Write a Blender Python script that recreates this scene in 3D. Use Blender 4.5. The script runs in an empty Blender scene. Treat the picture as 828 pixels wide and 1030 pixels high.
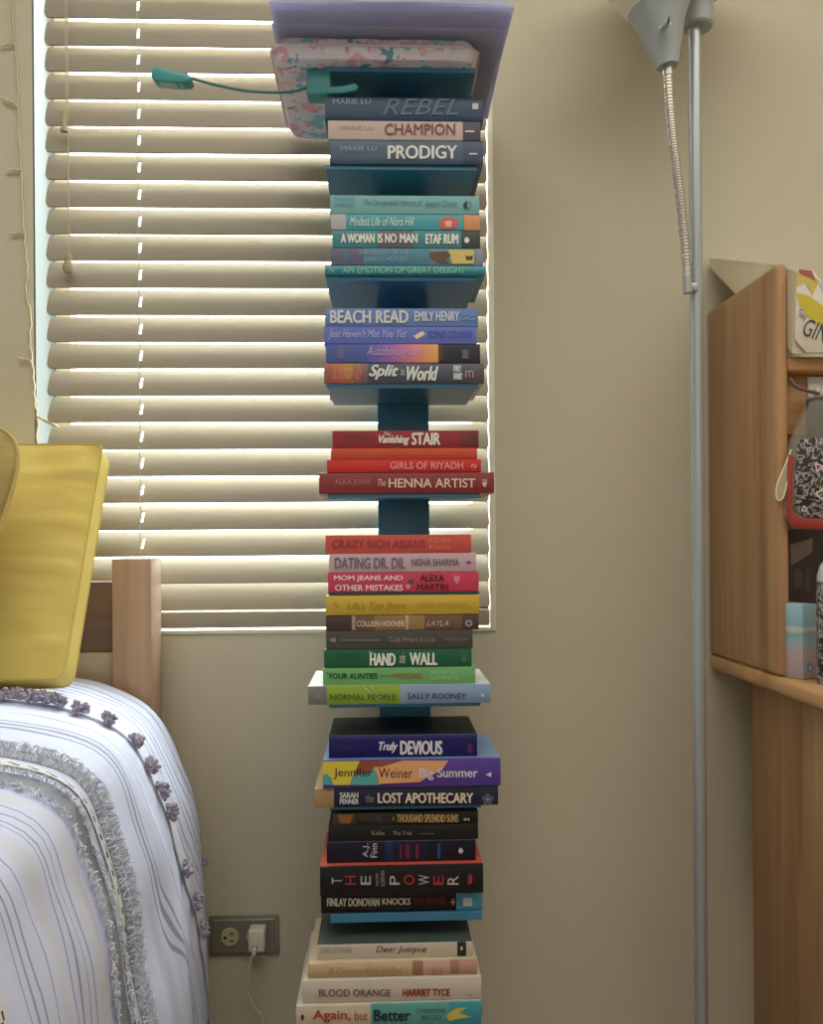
import bpy, bmesh, math, random
from mathutils import Vector, Matrix, noise

random.seed(7)
C = bpy.context.scene.collection
SC = bpy.context.scene
PI = math.pi

# ------------------------------------------------------------------ camera
FPX, CX, HY = 850.0, 414.0, 545.0          # focal length, principal point x, horizon (828x1030 frame)
CAMH = 0.95
YAW, ROLL = math.atan(29 / FPX), math.radians(0.40)
FWD = Vector((math.sin(YAW), math.cos(YAW), 0))
_r0, _u0 = Vector((math.cos(YAW), -math.sin(YAW), 0)), Vector((0, 0, 1))
RGT = _r0 * math.cos(ROLL) - _u0 * math.sin(ROLL)
UPV = _u0 * math.cos(ROLL) + _r0 * math.sin(ROLL)
CAM = Vector((0, 0, CAMH))
cd = bpy.data.cameras.new('camera')
cam = bpy.data.objects.new('camera', cd)
C.objects.link(cam)
cam.matrix_world = Matrix(((RGT.x, UPV.x, -FWD.x, 0), (RGT.y, UPV.y, -FWD.y, 0), (RGT.z, UPV.z, -FWD.z, CAMH), (0, 0, 0, 1)))
cd.sensor_fit = 'AUTO'
cd.sensor_width = 36
cd.lens = FPX * 36 / 1030
cd.shift_y = (HY - 515) / 1030
cd.clip_start = 0.02
SC.camera = cam


def U(px, py, d):
    v = FWD + RGT * ((px - CX) / FPX) + UPV * ((HY - py) / FPX)
    return CAM + v * (d / v.y)


def proj(p):
    q = Vector(p) - CAM
    w = q.dot(FWD)
    return (CX + FPX * q.dot(RGT) / w, HY - FPX * q.dot(UPV) / w)


# ------------------------------------------------------------------ world, lights, exposure
w = bpy.data.worlds.new('sky')
SC.world = w
w.use_nodes = True
nt = w.node_tree
bg = nt.nodes['Background']
tc = nt.nodes.new('ShaderNodeTexCoord')
sep = nt.nodes.new('ShaderNodeSeparateXYZ')
rmp = nt.nodes.new('ShaderNodeValToRGB')
rmp.color_ramp.elements[0].position = 0.0
rmp.color_ramp.elements[0].color = (1.0, 0.95, 0.93, 1)
rmp.color_ramp.elements[1].position = 0.55
rmp.color_ramp.elements[1].color = (0.88, 1.0, 0.985, 1)
nt.links.new(tc.outputs['Generated'], sep.inputs[0])
nt.links.new(sep.outputs['Z'], rmp.inputs[0])
nt.links.new(rmp.outputs[0], bg.inputs[0])
bg.inputs[1].default_value = 9.0


def area(name, loc, rot, sx, sy, e, col):
    l = bpy.data.lights.new(name, 'AREA')
    l.shape = 'RECTANGLE'
    l.size, l.size_y, l.energy, l.color = sx, sy, e, col
    o = bpy.data.objects.new(name, l)
    C.objects.link(o)
    o.location, o.rotation_euler = loc, rot
    return o


area('overhead_fill', (0.5, -0.05, 2.58), (0, 0, 0), 2.8, 1.5, 38, (1.0, 0.97, 0.90))  # added overhead area light, no fixture seen; brightens the upper wall
area('room_light', (0.0, -1.9, 1.7), (math.radians(78), 0, 0), 2.6, 1.4, 7, (1.0, 0.98, 0.94))
area('daylight', (-0.2, 2.1, 2.5), (math.radians(-60), 0, 0), 1.6, 1.2, 60, (0.95, 1.0, 0.97))
SC.view_settings.view_transform = 'Standard'
SC.view_settings.look = 'None'
SC.view_settings.gamma = 1.0
SC.view_settings.exposure = 0.0
SC.view_settings.use_curve_mapping = False
SC.cycles.use_denoising = True
SC.cycles.max_bounces = 6

# ------------------------------------------------------------------ materials


def lin(c):
    return tuple((x / 255 / 12.92) if x / 255 <= 0.04045 else ((x / 255 + 0.055) / 1.055) ** 2.4 for x in c)


_mc = {}


def M(col, rough=0.55, metal=0.0, var=0.06, vscale=30.0, spec=0.4, bump=0.0, bscale=120.0, trans=0.0, name='paint'):
    key = (col, rough, metal, var, vscale, spec, bump, bscale, trans)
    if key in _mc:
        return _mc[key]
    m = bpy.data.materials.new(name)
    m.use_nodes = True
    n, l = m.node_tree.nodes, m.node_tree.links
    b = n['Principled BSDF']
    c = lin(col)
    t = n.new('ShaderNodeTexCoord')
    if var:
        nz = n.new('ShaderNodeTexNoise')
        nz.inputs['Scale'].default_value = vscale
        nz.inputs['Detail'].default_value = 3
        l.new(t.outputs['Object'], nz.inputs['Vector'])
        mx = n.new('ShaderNodeMix')
        mx.data_type = 'RGBA'
        mx.inputs[6].default_value = tuple(x * (1 - var) for x in c) + (1,)
        mx.inputs[7].default_value = tuple(min(1, x * (1 + var)) for x in c) + (1,)
        l.new(nz.outputs['Fac'], mx.inputs[0])
        l.new(mx.outputs[2], b.inputs['Base Color'])
    else:
        b.inputs['Base Color'].default_value = c + (1,)
    b.inputs['Roughness'].default_value = rough
    b.inputs['Metallic'].default_value = metal
    b.inputs['Specular IOR Level'].default_value = spec
    if trans:
        b.inputs['Transmission Weight'].default_value = trans
    if bump:
        n2 = n.new('ShaderNodeTexNoise')
        n2.inputs['Scale'].default_value = bscale
        n2.inputs['Detail'].default_value = 4
        l.new(t.outputs['Object'], n2.inputs['Vector'])
        bp = n.new('ShaderNodeBump')
        bp.inputs['Strength'].default_value = bump
        bp.inputs['Distance'].default_value = 0.002
        l.new(n2.outputs['Fac'], bp.inputs['Height'])
        l.new(bp.outputs['Normal'], b.inputs['Normal'])
    _mc[key] = m
    return m


def wood(ca, cb, axis='Z', rough=0.42, name='oak', fine=70.0):
    m = bpy.data.materials.new(name)
    m.use_nodes = True
    n, l = m.node_tree.nodes, m.node_tree.links
    b = n['Principled BSDF']
    t = n.new('ShaderNodeTexCoord')
    mp = n.new('ShaderNodeMapping')
    s = {'X': (0.06, 1, 1), 'Y': (1, 0.06, 1), 'Z': (1, 1, 0.05)}[axis]
    mp.inputs['Scale'].default_value = s
    l.new(t.outputs['Object'], mp.inputs[0])
    a = n.new('ShaderNodeTexNoise')
    a.inputs['Scale'].default_value = fine
    a.inputs['Detail'].default_value = 6
    a.inputs['Distortion'].default_value = 0.6
    l.new(mp.outputs[0], a.inputs['Vector'])
    a2 = n.new('ShaderNodeTexNoise')
    a2.inputs['Scale'].default_value = fine * 0.17
    a2.inputs['Detail'].default_value = 3
    l.new(mp.outputs[0], a2.inputs['Vector'])
    ad = n.new('ShaderNodeMath')
    ad.operation = 'MULTIPLY_ADD'
    ad.inputs[1].default_value = 0.5
    l.new(a.outputs['Fac'], ad.inputs[0])
    sc = n.new('ShaderNodeMath')
    sc.operation = 'MULTIPLY'
    sc.inputs[1].default_value = 0.5
    l.new(a2.outputs['Fac'], sc.inputs[0])
    l.new(sc.outputs[0], ad.inputs[2])
    r = n.new('ShaderNodeValToRGB')
    r.color_ramp.elements[0].position = 0.32
    r.color_ramp.elements[0].color = lin(ca) + (1,)
    r.color_ramp.elements[1].position = 0.68
    r.color_ramp.elements[1].color = lin(cb) + (1,)
    l.new(ad.outputs[0], r.inputs[0])
    l.new(r.outputs[0], b.inputs['Base Color'])
    b.inputs['Roughness'].default_value = rough
    return m


def clear(col, alpha, rough=0.15, name='clear_plastic'):
    m = bpy.data.materials.new(name)
    m.use_nodes = True
    n, l = m.node_tree.nodes, m.node_tree.links
    b = n['Principled BSDF']
    b.inputs['Base Color'].default_value = lin(col) + (1,)
    b.inputs['Roughness'].default_value = rough
    nz = n.new('ShaderNodeTexNoise')
    nz.inputs['Scale'].default_value = 60
    bp = n.new('ShaderNodeBump')
    bp.inputs['Strength'].default_value = 0.5
    bp.inputs['Distance'].default_value = 0.003
    l.new(nz.outputs['Fac'], bp.inputs['Height'])
    l.new(bp.outputs['Normal'], b.inputs['Normal'])
    tr = n.new('ShaderNodeBsdfTransparent')
    mx = n.new('ShaderNodeMixShader')
    mx.inputs[0].default_value = alpha
    l.new(tr.outputs[0], mx.inputs[1])
    l.new(b.outputs[0], mx.inputs[2])
    l.new(mx.outputs[0], n['Material Output'].inputs['Surface'])
    return m


# ------------------------------------------------------------------ object helpers


def tag(o, label=None, cat=None, group=None, kind=None):
    if label:
        o['label'] = label
    if cat:
        o['category'] = cat
    if group:
        o['group'] = group
    if kind:
        o['kind'] = kind
    return o


def empty(name, loc, label, cat, group=None):
    o = bpy.data.objects.new(name, None)
    o.empty_display_size = 0.05
    C.objects.link(o)
    o.location = loc
    return tag(o, label, cat, group)


class MB:
    """collects shapes given in world coordinates; build() links them as one mesh object"""

    def __init__(s):
        s.bm = bmesh.new()
        s.mats = []

    def mi(s, m):
        if m not in s.mats:
            s.mats.append(m)
        return s.mats.index(m)

    def poly(s, pts, m, smooth=False):
        f = s.bm.faces.new([s.bm.verts.new(p) for p in pts])
        f.material_index = s.mi(m)
        f.smooth = smooth
        return f

    def box(s, a, b, m, bev=0.0, seg=2, rot=None, piv=None):
        a, b = Vector(a), Vector(b)
        lo = Vector(map(min, a, b))
        hi = Vector(map(max, a, b))
        t = bmesh.new()
        bmesh.ops.create_cube(t, size=1)
        for v in t.verts:
            v.co = Vector(((lo[i] + hi[i]) / 2 + v.co[i] * (hi[i] - lo[i]) for i in range(3)))
        if bev:
            bmesh.ops.bevel(t, geom=t.edges[:], offset=bev, segments=seg, profile=0.5, affect='EDGES')
        if rot is not None:
            p = Vector(piv) if piv is not None else (lo + hi) / 2
            for v in t.verts:
                v.co = p + rot @ (v.co - p)
        s.join(t, m, smooth=bool(bev), flat_axis=rot is None)

    def join(s, t, m, smooth=False, flat_axis=False):
        t.normal_update()
        k = s.mi(m)
        vm = {}
        for v in t.verts:
            vm[v] = s.bm.verts.new(v.co)
        for f in t.faces:
            try:
                g = s.bm.faces.new([vm[v] for v in f.verts])
                g.material_index = k
                g.smooth = smooth and not (flat_axis and max(map(abs, f.normal)) > .9999)
            except ValueError:
                pass
        t.free()

    def tube(s, pts, r, m, n=10, caps=True, smooth=True):
        pts = [Vector(p) for p in pts]
        rs = r if isinstance(r, (list, tuple)) else [r] * len(pts)
        rings = []
        prev = None
        for i, p in enumerate(pts):
            t = (pts[min(i + 1, len(pts) - 1)] - pts[max(i - 1, 0)])
            t.normalize()
            if prev is None:
                a = Vector((0, 0, 1)) if abs(t.z) < 0.9 else Vector((1, 0, 0))
                x = t.cross(a).normalized()
            else:
                x = (prev - t * prev.dot(t)).normalized()
            prev = x
            y = t.cross(x)
            rings.append([s.bm.verts.new(p + (x * math.cos(2 * PI * k / n) + y * math.sin(2 * PI * k / n)) * rs[i]) for k in range(n)])
        mi = s.mi(m)
        for i in range(len(rings) - 1):
            for k in range(n):
                f = s.bm.faces.new((rings[i][k], rings[i][(k + 1) % n], rings[i + 1][(k + 1) % n], rings[i + 1][k]))
                f.material_index = mi
                f.smooth = smooth
        if caps:
            for rg in (rings[0][::-1], rings[-1]):
                f = s.bm.faces.new(rg)
                f.material_index = mi

    def prism(s, pts, dv, m, bev=0.0, smooth=False):
        """extrude polygon pts along vector dv"""
        t = bmesh.new()
        dv = Vector(dv)
        a = [t.verts.new(p) for p in pts]
        b = [t.verts.new(Vector(p) + dv) for p in pts]
        t.faces.new(a[::-1])
        t.faces.new(b)
        for i in range(len(a)):
            j = (i + 1) % len(a)
            t.faces.new((a[i], a[j], b[j], b[i]))
        bmesh.ops.recalc_face_normals(t, faces=t.faces[:])
        if bev:
            bmesh.ops.bevel(t, geom=t.edges[:], offset=bev, segments=2, profile=0.5, affect='EDGES')
        s.join(t, m, smooth=smooth)

    def lathe(s, c, axis, prof, m, n=32):
        """prof: list of (radius, distance along axis)"""
        axis = Vector(axis).normalized()
        a = Vector((0, 1, 0)) if abs(axis.y) < 0.9 else Vector((1, 0, 0))
        x = axis.cross(a).normalized()
        y = axis.cross(x)
        c = Vector(c)
        mi = s.mi(m)
        rings = []
        for r, h in prof:
            rings.append([s.bm.verts.new(c + axis * h + (x * math.cos(2 * PI * k / n) + y * math.sin(2 * PI * k / n)) * max(r, 1e-5)) for k in range(n)])
        for i in range(len(rings) - 1):
            for k in range(n):
                f = s.bm.faces.new((rings[i][k], rings[i][(k + 1) % n], rings[i + 1][(k + 1) % n], rings[i + 1][k]))
                f.material_index = mi
                f.smooth = True

    def build(s, name, parent=None, origin=None, recalc=True, sharp=35):
        if recalc:
            bmesh.ops.recalc_face_normals(s.bm, faces=s.bm.faces[:])
        if origin is None:
            if parent is not None:
                origin = parent.location if parent.parent is None else parent['_o']
            else:
                origin = Vector((0, 0, 0))
        origin = Vector(origin)
        for v in s.bm.verts:
            v.co -= origin
        me = bpy.data.meshes.new(name)
        s.bm.to_mesh(me)
        s.bm.free()
        for m in s.mats:
            me.materials.append(m)
        try:
            me.set_sharp_from_angle(angle=math.radians(sharp))
        except Exception:
            pass
        o = bpy.data.objects.new(name, me)
        C.objects.link(o)
        if parent is not None:
            o.parent = parent
            po = parent.location if parent.parent is None else Vector((0, 0, 0))
            o.location = origin - _wloc(parent)
        else:
            o.location = origin
        return o


def _wloc(o):
    v = Vector(o.location)
    while o.parent is not None:
        o = o.parent
        v += Vector(o.location)
    return v


_build0 = MB.build


def _build(s, name, parent=None, origin=None, **k):
    if origin is None and parent is not None:
        origin = _wloc(parent)
    return _build0(s, name, parent, origin, **k)


MB.build = _build


def catmull(P, n):
    P = [Vector(p) for p in P]
    out = []
    for i in range(len(P) - 1):
        p0, p1, p2, p3 = P[max(i - 1, 0)], P[i], P[i + 1], P[min(i + 2, len(P) - 1)]
        for k in range(n):
            t = k / n
            out.append(0.5 * ((2 * p1) + (p2 - p0) * t + (2 * p0 - 5 * p1 + 4 * p2 - p3) * t * t + (3 * p1 - p0 - 3 * p2 + p3) * t ** 3))
    out.append(P[-1])
    return out


_tc = {}


def text_polys(body, bold=0.0, shear=0.0):
    """flat lettering as (verts, faces), normalised to a 0..1 box"""
    key = (body, bold, shear)
    if key in _tc:
        return _tc[key]
    cu = bpy.data.curves.new('lettering', 'FONT')
    cu.body = body
    cu.size = 1
    cu.offset = bold
    cu.shear = shear
    cu.fill_mode = 'FRONT'
    cu.resolution_u = 3
    o = bpy.data.objects.new('lettering', cu)
    C.objects.link(o)
    bpy.context.view_layer.update()
    me = bpy.data.meshes.new_from_object(o.evaluated_get(bpy.context.evaluated_depsgraph_get()))
    vs = [v.co.copy() for v in me.vertices]
    fs = [tuple(p.vertices) for p in me.polygons]
    bpy.data.objects.remove(o)
    bpy.data.curves.remove(cu)
    bpy.data.meshes.remove(me)
    x0, x1 = min(v.x for v in vs), max(v.x for v in vs)
    y0, y1 = min(v.y for v in vs), max(v.y for v in vs)
    vs = [((v.x - x0) / (x1 - x0), (v.y - y0) / (y1 - y0)) for v in vs]
    _tc[key] = (vs, fs)
    return vs, fs


def text_into(mb, body, o, ax, ay, m, bold=0.0, shear=0.0):
    """lettering from corner o along world vectors ax (reading direction) and ay (up)"""
    vs, fs = text_polys(body, bold, shear)
    k = mb.mi(m)
    bv = [mb.bm.verts.new(Vector(o) + Vector(ax) * x + Vector(ay) * y) for x, y in vs]
    for f in fs:
        try:
            mb.bm.faces.new([bv[i] for i in f]).material_index = k
        except ValueError:
            pass


# ================================================================== THE ROOM
WY = 1.42                                   # the wall with the window
RX0, RX1, RY0, RZ = -1.95, 2.1, -2.3, 2.62
m_wall = M((202, 195, 172), 0.85, var=0.03, vscale=5, spec=0.2, bump=0.15, bscale=260, name='wall_paint')
m_ceil = M((235, 230, 215), 0.9, var=0.02, name='ceiling_paint')
m_floor = wood((120, 92, 62), (160, 125, 88), 'Y', 0.5, 'floor_boards', 30)
m_trimw = M((236, 232, 214), 0.45, var=0.02, name='trim_paint')

wx0, wx1 = U(34, 330, WY).x, U(496.5, 330, WY).x
wz0, wz1 = U(260, 634.5, WY).z, 2.12
TH = 0.14


def struct(mb, name, **k):
    o = mb.build(name, **k)
    o['kind'] = 'structure'
    return o


mb = MB()
mb.box((RX0, WY, 0), (wx0, WY + TH, RZ), m_wall)
mb.box((wx1, WY, 0), (RX1, WY + TH, RZ), m_wall)
mb.box((wx0, WY, 0), (wx1, WY + TH, wz0), m_wall)
mb.box((wx0, WY, wz1), (wx1, WY + TH, RZ), m_wall)
struct(mb, 'wall_back')
for nm, a, b, m in (('wall_left', (RX0 - .1, RY0, 0), (RX0, WY, RZ), m_wall), ('wall_right', (RX1, RY0, 0), (RX1 + .1, WY, RZ), m_wall),
                    ('wall_front', (RX0, RY0 - .1, 0), (RX1, RY0, RZ), m_wall),
                    ('floor', (RX0 - .1, RY0 - .1, -.1), (RX1 + .1, WY + TH, 0), m_floor),
                    ('ceiling', (RX0 - .1, RY0 - .1, RZ), (RX1 + .1, WY + TH, RZ + .1), m_ceil)):
    mb = MB()
    mb.box(a, b, m)
    struct(mb, nm)
mb = MB()
mb.box((RX0, WY - .014, 0), (RX1, WY, .095), m_trimw, .003)
struct(mb, 'baseboard_back')

# window: frame, meeting rail, panes, sill
m_glass = clear((235, 245, 245), 0.06, 0.03, 'window_glass')
mb = MB()
gy0, gy1 = WY + .085, WY + .12
for a, b in (((wx0, gy0, wz0), (wx0 + .03, gy1, wz1)), ((wx1 - .03, gy0, wz0), (wx1, gy1, wz1)),
             ((wx0, gy0, wz0), (wx1, gy1, wz0 + .035)), ((wx0, gy0, wz1 - .035), (wx1, gy1, wz1)),
             ):
    mb.box(a, b, m_trimw, .003)
wf = struct(mb, 'window_1')
mb = MB()
mb.box((wx0 + .03, WY + .10, wz0 + .035), (wx1 - .03, WY + .104, wz1 - .035), m_glass)
mb.build('window_pane', wf)
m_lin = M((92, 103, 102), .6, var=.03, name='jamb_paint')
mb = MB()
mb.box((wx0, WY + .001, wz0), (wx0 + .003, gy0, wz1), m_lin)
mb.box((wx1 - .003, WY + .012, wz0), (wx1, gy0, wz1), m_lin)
mb.box((wx0, WY + .03, wz0), (wx1, gy0, wz0 + .003), m_trimw)
mb.build('jamb_liner', wf)
mb = MB()     # thin painted stop along the right side and the foot of the opening
mb.box((wx1 - .0095, WY - .004, wz0 - .004), (wx1 + .001, WY + .016, wz1), m_trimw, .002)
mb.box((wx0, WY - .004, wz0 - .004), (wx1 - .0095, WY + .03, wz0 + .0022), m_trimw, .001)
struct(mb, 'trim_1')

# ================================================================== WINDOW BLIND
BY = 1.405                                  # plane of the slats' room-side edges
m_slat = M((160, 152, 133), 0.5, var=0.03, vscale=8, name='blind_slat')
m_cord = M((196, 190, 172), 0.8, var=0.05, name='cord')
bx0, bx1 = U(46.5, 330, BY).x, U(491, 330, BY).x
blind = empty('window_blind', ((bx0 + bx1) / 2, BY + .02, wz0), 'cream horizontal slat blind half closed over the bright window', 'blind')
pitch = 26.77 * BY / FPX
tilt = math.radians(66)
hole_x = [U(140.3, 330, BY).x, U(405, 330, BY).x]
zfirst = U(260, 631.5, BY).z               # lower edge of the bottom rail
SW = .050


def slat_pt(u, zb):
    """u across the slat, 0 at the room-side edge; slightly crowned"""
    crown = 0.0035 * (1 - (2 * u - 1) ** 2)
    y = BY + SW * u * math.cos(tilt)
    z = zb + SW * u * math.sin(tilt)
    return Vector((0, y - crown * math.sin(tilt), z + crown * math.cos(tilt)))


nslat = 1
zb = U(120, 613.6, BY).z
tl0 = tilt
while zb + SW < wz1 - .05:
    pyr = HY - (zb - CAMH) * FPX / BY
    TT = [(-400, 74), (20, 73), (290, 67.5), (450, 60), (545, 54), (590, 52), (605, 56), (632, 56), (900, 56)]
    for (y0_, t0_), (y1_, t1_) in zip(TT, TT[1:]):
        if y0_ <= pyr <= y1_:
            tilt = math.radians(t0_ + (t1_ - t0_) * (pyr - y0_) / (y1_ - y0_))
    mb = MB()
    us = [0, .12, .26, .44, .56, .70, .86, 1]
    xs = [bx0, bx0 + .002, bx0 + .006]
    for hx in hole_x:
        xs += [hx - .0022, hx + .0022]
    xs += [bx1 - .006, bx1 - .002, bx1]
    k = mb.mi(m_slat)
    j = random.uniform(-.0007, .0007)
    th = Vector((0, math.sin(tilt), -math.cos(tilt))) * .0026
    rows = []
    for side in (0, 1):
        g = []
        for i, x in enumerate(xs):
            col = []
            for u in us:
                uu = u
                if i in (0, len(xs) - 1):         # rounded ends
                    uu = .13 + u * .80
                elif i in (1, len(xs) - 2):
                    uu = .035 + u * .95
                p = slat_pt(uu, zb + j) + (th if side else Vector((0, 0, 0)))
                p.x = x
                col.append(mb.bm.verts.new(p))
            g.append(col)
        rows.append(g)
    nx, nu = len(xs), len(us)
    isH = lambda i, q: i in (3, 5) and us[q] in (.26, .44, .56)
    for side in (0, 1):
        g = rows[side]
        for i in range(nx - 1):
            for q in range(nu - 1):
                if isH(i, q):
                    continue
                f = mb.bm.faces.new((g[i][q], g[i + 1][q], g[i + 1][q + 1], g[i][q + 1]))
                f.smooth = True
    for i in range(nx - 1):
        for q in (0, nu - 1):
            mb.bm.faces.new((rows[0][i][q], rows[0][i + 1][q], rows[1][i + 1][q], rows[1][i][q]))
    for q in range(nu - 1):
        for i in (0, nx - 1):
            mb.bm.faces.new((rows[0][i][q], rows[0][i][q + 1], rows[1][i][q + 1], rows[1][i][q]))
    mb.build('slat', blind)
    nslat += 1
    zb = U(120, 613.6, BY).z + pitch * (nslat - 1)
tilt = tl0
mb = MB()
mb.box((bx0, BY + .004, zfirst), (bx1, BY + .016, U(260, 615.0, BY).z), m_slat, .003)
mb.build('bottom_rail', blind)
mb = MB()
mb.box((bx0, BY, wz1 - .045), (bx1, BY + .045, wz1), m_slat, .003)
mb.build('head_rail', blind)
for hx in hole_x:
    mb = MB()
    zz = zfirst + .01
    pts = []
    while zz < wz1 - .04:
        pts.append((hx + .0005 * math.sin(zz * 90), BY - .0035 + .0012 * math.sin(zz * 140), zz))
        zz += pitch / 4
    mb.tube(pts, .0007, m_cord, 6)
    mb.build('ladder_cord', blind)
m_tas = M((176, 164, 134), 0.7, name='wooden_tassel')
for px, pyt, hh, sh in ((66.5, 112, 20, 'a'), (69.5, 255, 19, 'b')):
    top = U(px, pyt, BY - .012)
    mb = MB()
    mb.tube([(top.x + .0006, BY - .009, wz1 - .05), (top.x - .0004, BY - .011, (wz1 + top.z) / 2), tuple(top)], .0008, m_cord, 6)
    pc = mb.build('pull_cord', blind)
    mb = MB()
    L = hh * BY / FPX
    if sh == 'a':
        top = U(64.5, pyt, BY - .012)
        prof = [(.0015, 0), (.0042, -.001), (.0042, -L * .75), (.0062, -L * .85), (.0062, -L), (0, -L)]
    else:
        top = U(68.5, pyt, BY - .012)
        prof = [(.002, 0), (.0055, -.002), (.0062, -L * .2), (.005, -L * .38), (.0085, -L * .6), (.0092, -L * .8), (.006, -L), (0, -L)]
    mb.lathe(top, (0, 0, 1), prof, m_tas, 16)
    mb.build('tassel', blind)

# ================================================================== TOWER BOOKCASE
m_steel = M((66, 130, 164), 0.34, var=0.04, spec=0.45, name='blue_grey_enamel')
D0 = 1.17
cxl, cxr = U(380.5, 520, 1.325).x, U(432, 520, 1.325).x
tower = empty('tower_bookcase', ((cxl + cxr) / 2, 1.34, 0), 'tall slim blue-grey steel tower bookcase standing against the wall by the window', 'bookcase')
mb = MB()
top_z = U(405, 68, 1.175).z
mb.box((cxl, 1.325, .02), (cxr, 1.385, top_z), m_steel, .0015)
mb.build('column', tower)
mb = MB()
mb.box((tower.location.x - .17, 1.11, 0), (tower.location.x + .17, 1.40, .02), m_steel, .004)
mb.build('base', tower)


def shelf(z, lip=.006):
    """z = upper face of the plate"""
    mb = MB()
    x0, x1 = U(331, 708, 1.175).x, U(483.5, 708, 1.175).x
    mb.box((x0, 1.176, z - .0022), (x1, 1.345, z), m_steel, .0006, 1)
    mb.box((x0, 1.175, z - lip), (x1, 1.178, z), m_steel, .0008, 1)
    mb.box((cxl - .02, 1.317, z), (cxr + .02, 1.325, z + .05), m_steel, .001, 1)
    mb.build('shelf', tower)


shelf(top_z + .0)

# ================================================================== BOOKS
m_page = M((214, 203, 176), 0.9, var=0.1, vscale=400, spec=0.1, name='book_paper')
ink = lambda c: M(c, 0.5, var=0.0, name='printed_ink')
cov = lambda c: M(c, 0.42, var=0.07, vscale=45, name='book_cover')
GRP = 'books stacked on the tower bookcase'
W_, K_ = (232, 228, 215), (24, 24, 28)


def make_book(z0, z1, x0, x1, d, depth, spec):
    hard = spec.get('hard', False)
    t = .0026 if hard else .0010
    depth = min(depth, 1.3165 - d)
    h = z1 - z0
    root = empty('book', ((x0 + x1) / 2, d + depth / 2, z0), spec['label'], 'book', GRP)
    segs = spec['segs']                          # [(px_end, colour), ...]
    board = cov(spec.get('board', segs[0][1]))
    mb = MB()
    g = .0001
    mb.box((x0, d + t, z0 + g), (x1, d + depth, z0 + t), board, .0003, 1)
    mb.box((x0, d + t, z1 - t), (x1, d + depth, z1 - g), board, .0003, 1)
    b = .0022 if hard else .0009
    prof = [(t, 0), (.0002, .03), (-b * .55, .22), (-b, .5), (-b * .55, .78), (.0002, .97), (t, 1)]
    xa = x0
    spx0 = spec['r'][0]
    for pe, colr in segs:
        xb = x1 if pe is None else U(pe, (spec['r'][2] + spec['r'][3]) / 2, d).x
        m = cov(colr)
        k = mb.mi(m)
        L = [mb.bm.verts.new((xa, d + y, z0 + g + (h - 2 * g) * q)) for y, q in prof]
        R = [mb.bm.verts.new((xb, d + y, z0 + g + (h - 2 * g) * q)) for y, q in prof]
        for i in range(len(prof) - 1):
            f = mb.bm.faces.new((L[i], R[i], R[i + 1], L[i + 1]))
            f.material_index = k
            f.smooth = True
        if xa == x0:
            mb.bm.faces.new(L).material_index = k
        if xb == x1:
            mb.bm.faces.new(R[::-1]).material_index = k
        xa = xb
    mb.build('cover', root)
    mb = MB()
    mb.box((x0 + .0015, d + t + .0003, z0 + t), (x1 - .0015, d + depth - .002, z1 - t), m_page)
    mb.build('page_block', root)
    px = lambda a, bb, lift: Vector((U(a, bb, d).x, d - b - lift, min(max(U(a, bb, d).z, z0 + .0008), z1 - .0008)))
    if spec.get('art'):
        mb = MB()
        for q, (colr, pts) in enumerate(spec['art']):
            mb.poly([px(a, bb, .00025 + .00008 * q) for a, bb in pts], ink(colr))
        mb.build('cover_art', root, recalc=False)
    names = {'t': 'title_lettering', 'a': 'author_lettering', 'p': 'publisher_mark'}
    parts = {}
    for e in spec.get('txt', ()):
        s_, kind, a0, a1, b0, b1, colr = e[:7]
        style = e[7] if len(e) > 7 else ''
        mbx = parts.setdefault(kind, MB())
        o = px(a0, b1, .0009)
        if style in ('q', 'x'):                   # lettering turned a quarter
            o = px(a1, b1, .0009)
            text_into(mbx, s_, o, px(a1, b0, .0009) - o, px(a0, b1, .0009) - o, ink(colr))
            continue
        ax = px(a1, b1, .0009) - o
        ay = px(a0, b0, .0009) - o
        sh = .35 if 'i' in style else 0
        wgt = .085 if 'b' in style else (.045 if 'm' in style else 0)
        if wgt:
            ex = ax.normalized() * (ay.length * wgt)
            for q, (kx, kz) in enumerate(((0, 0), (1, 0), (.5, .35), (.5, -.35))):
                text_into(mbx, s_, o + ex * kx + Vector((0, -.00003 * q, ex.length * kz)), ax - ex, ay, ink(colr), 0, sh)
        else:
            text_into(mbx, s_, o, ax, ay, ink(colr), 0, sh)
    for kind, mbx in parts.items():
        mbx.build(names[kind], root, recalc=False)
    return root


def stack(books, shelf_below=True, plate=None):
    """books listed from the top down"""
    zt = [U((b['r'][0] + b['r'][1]) / 2, b['r'][2], b.get('d', D0)).z for b in books]
    zbot = U(405, books[-1]['r'][3], books[-1].get('d', D0)).z
    if shelf_below:
        shelf(zbot, books[-1].get('lip', .006))
    for i, b in enumerate(books):
        d = b.get('d', D0)
        z1 = zt[i]
        z0 = zt[i + 1] if i + 1 < len(books) else zbot
        ym = (b['r'][2] + b['r'][3]) / 2
        make_book(z0, z1, U(b['r'][0], ym, d).x, U(b['r'][1], ym, d).x, d, b.get('depth', .134), b)


def B(label, r, segs, txt=(), **k):
    return dict(label=label, r=r, segs=segs, txt=txt, **k)


def grad(x0, x1, stops, n=14):
    out = []
    for i in range(n):
        t = (i + .5) / n * (len(stops) - 1)
        a = min(int(t), len(stops) - 2)
        f = t - a
        out.append((x0 + (x1 - x0) * (i + 1) / n, tuple(int(stops[a][q] * (1 - f) + stops[a + 1][q] * f) for q in range(3))))
    return out


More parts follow.
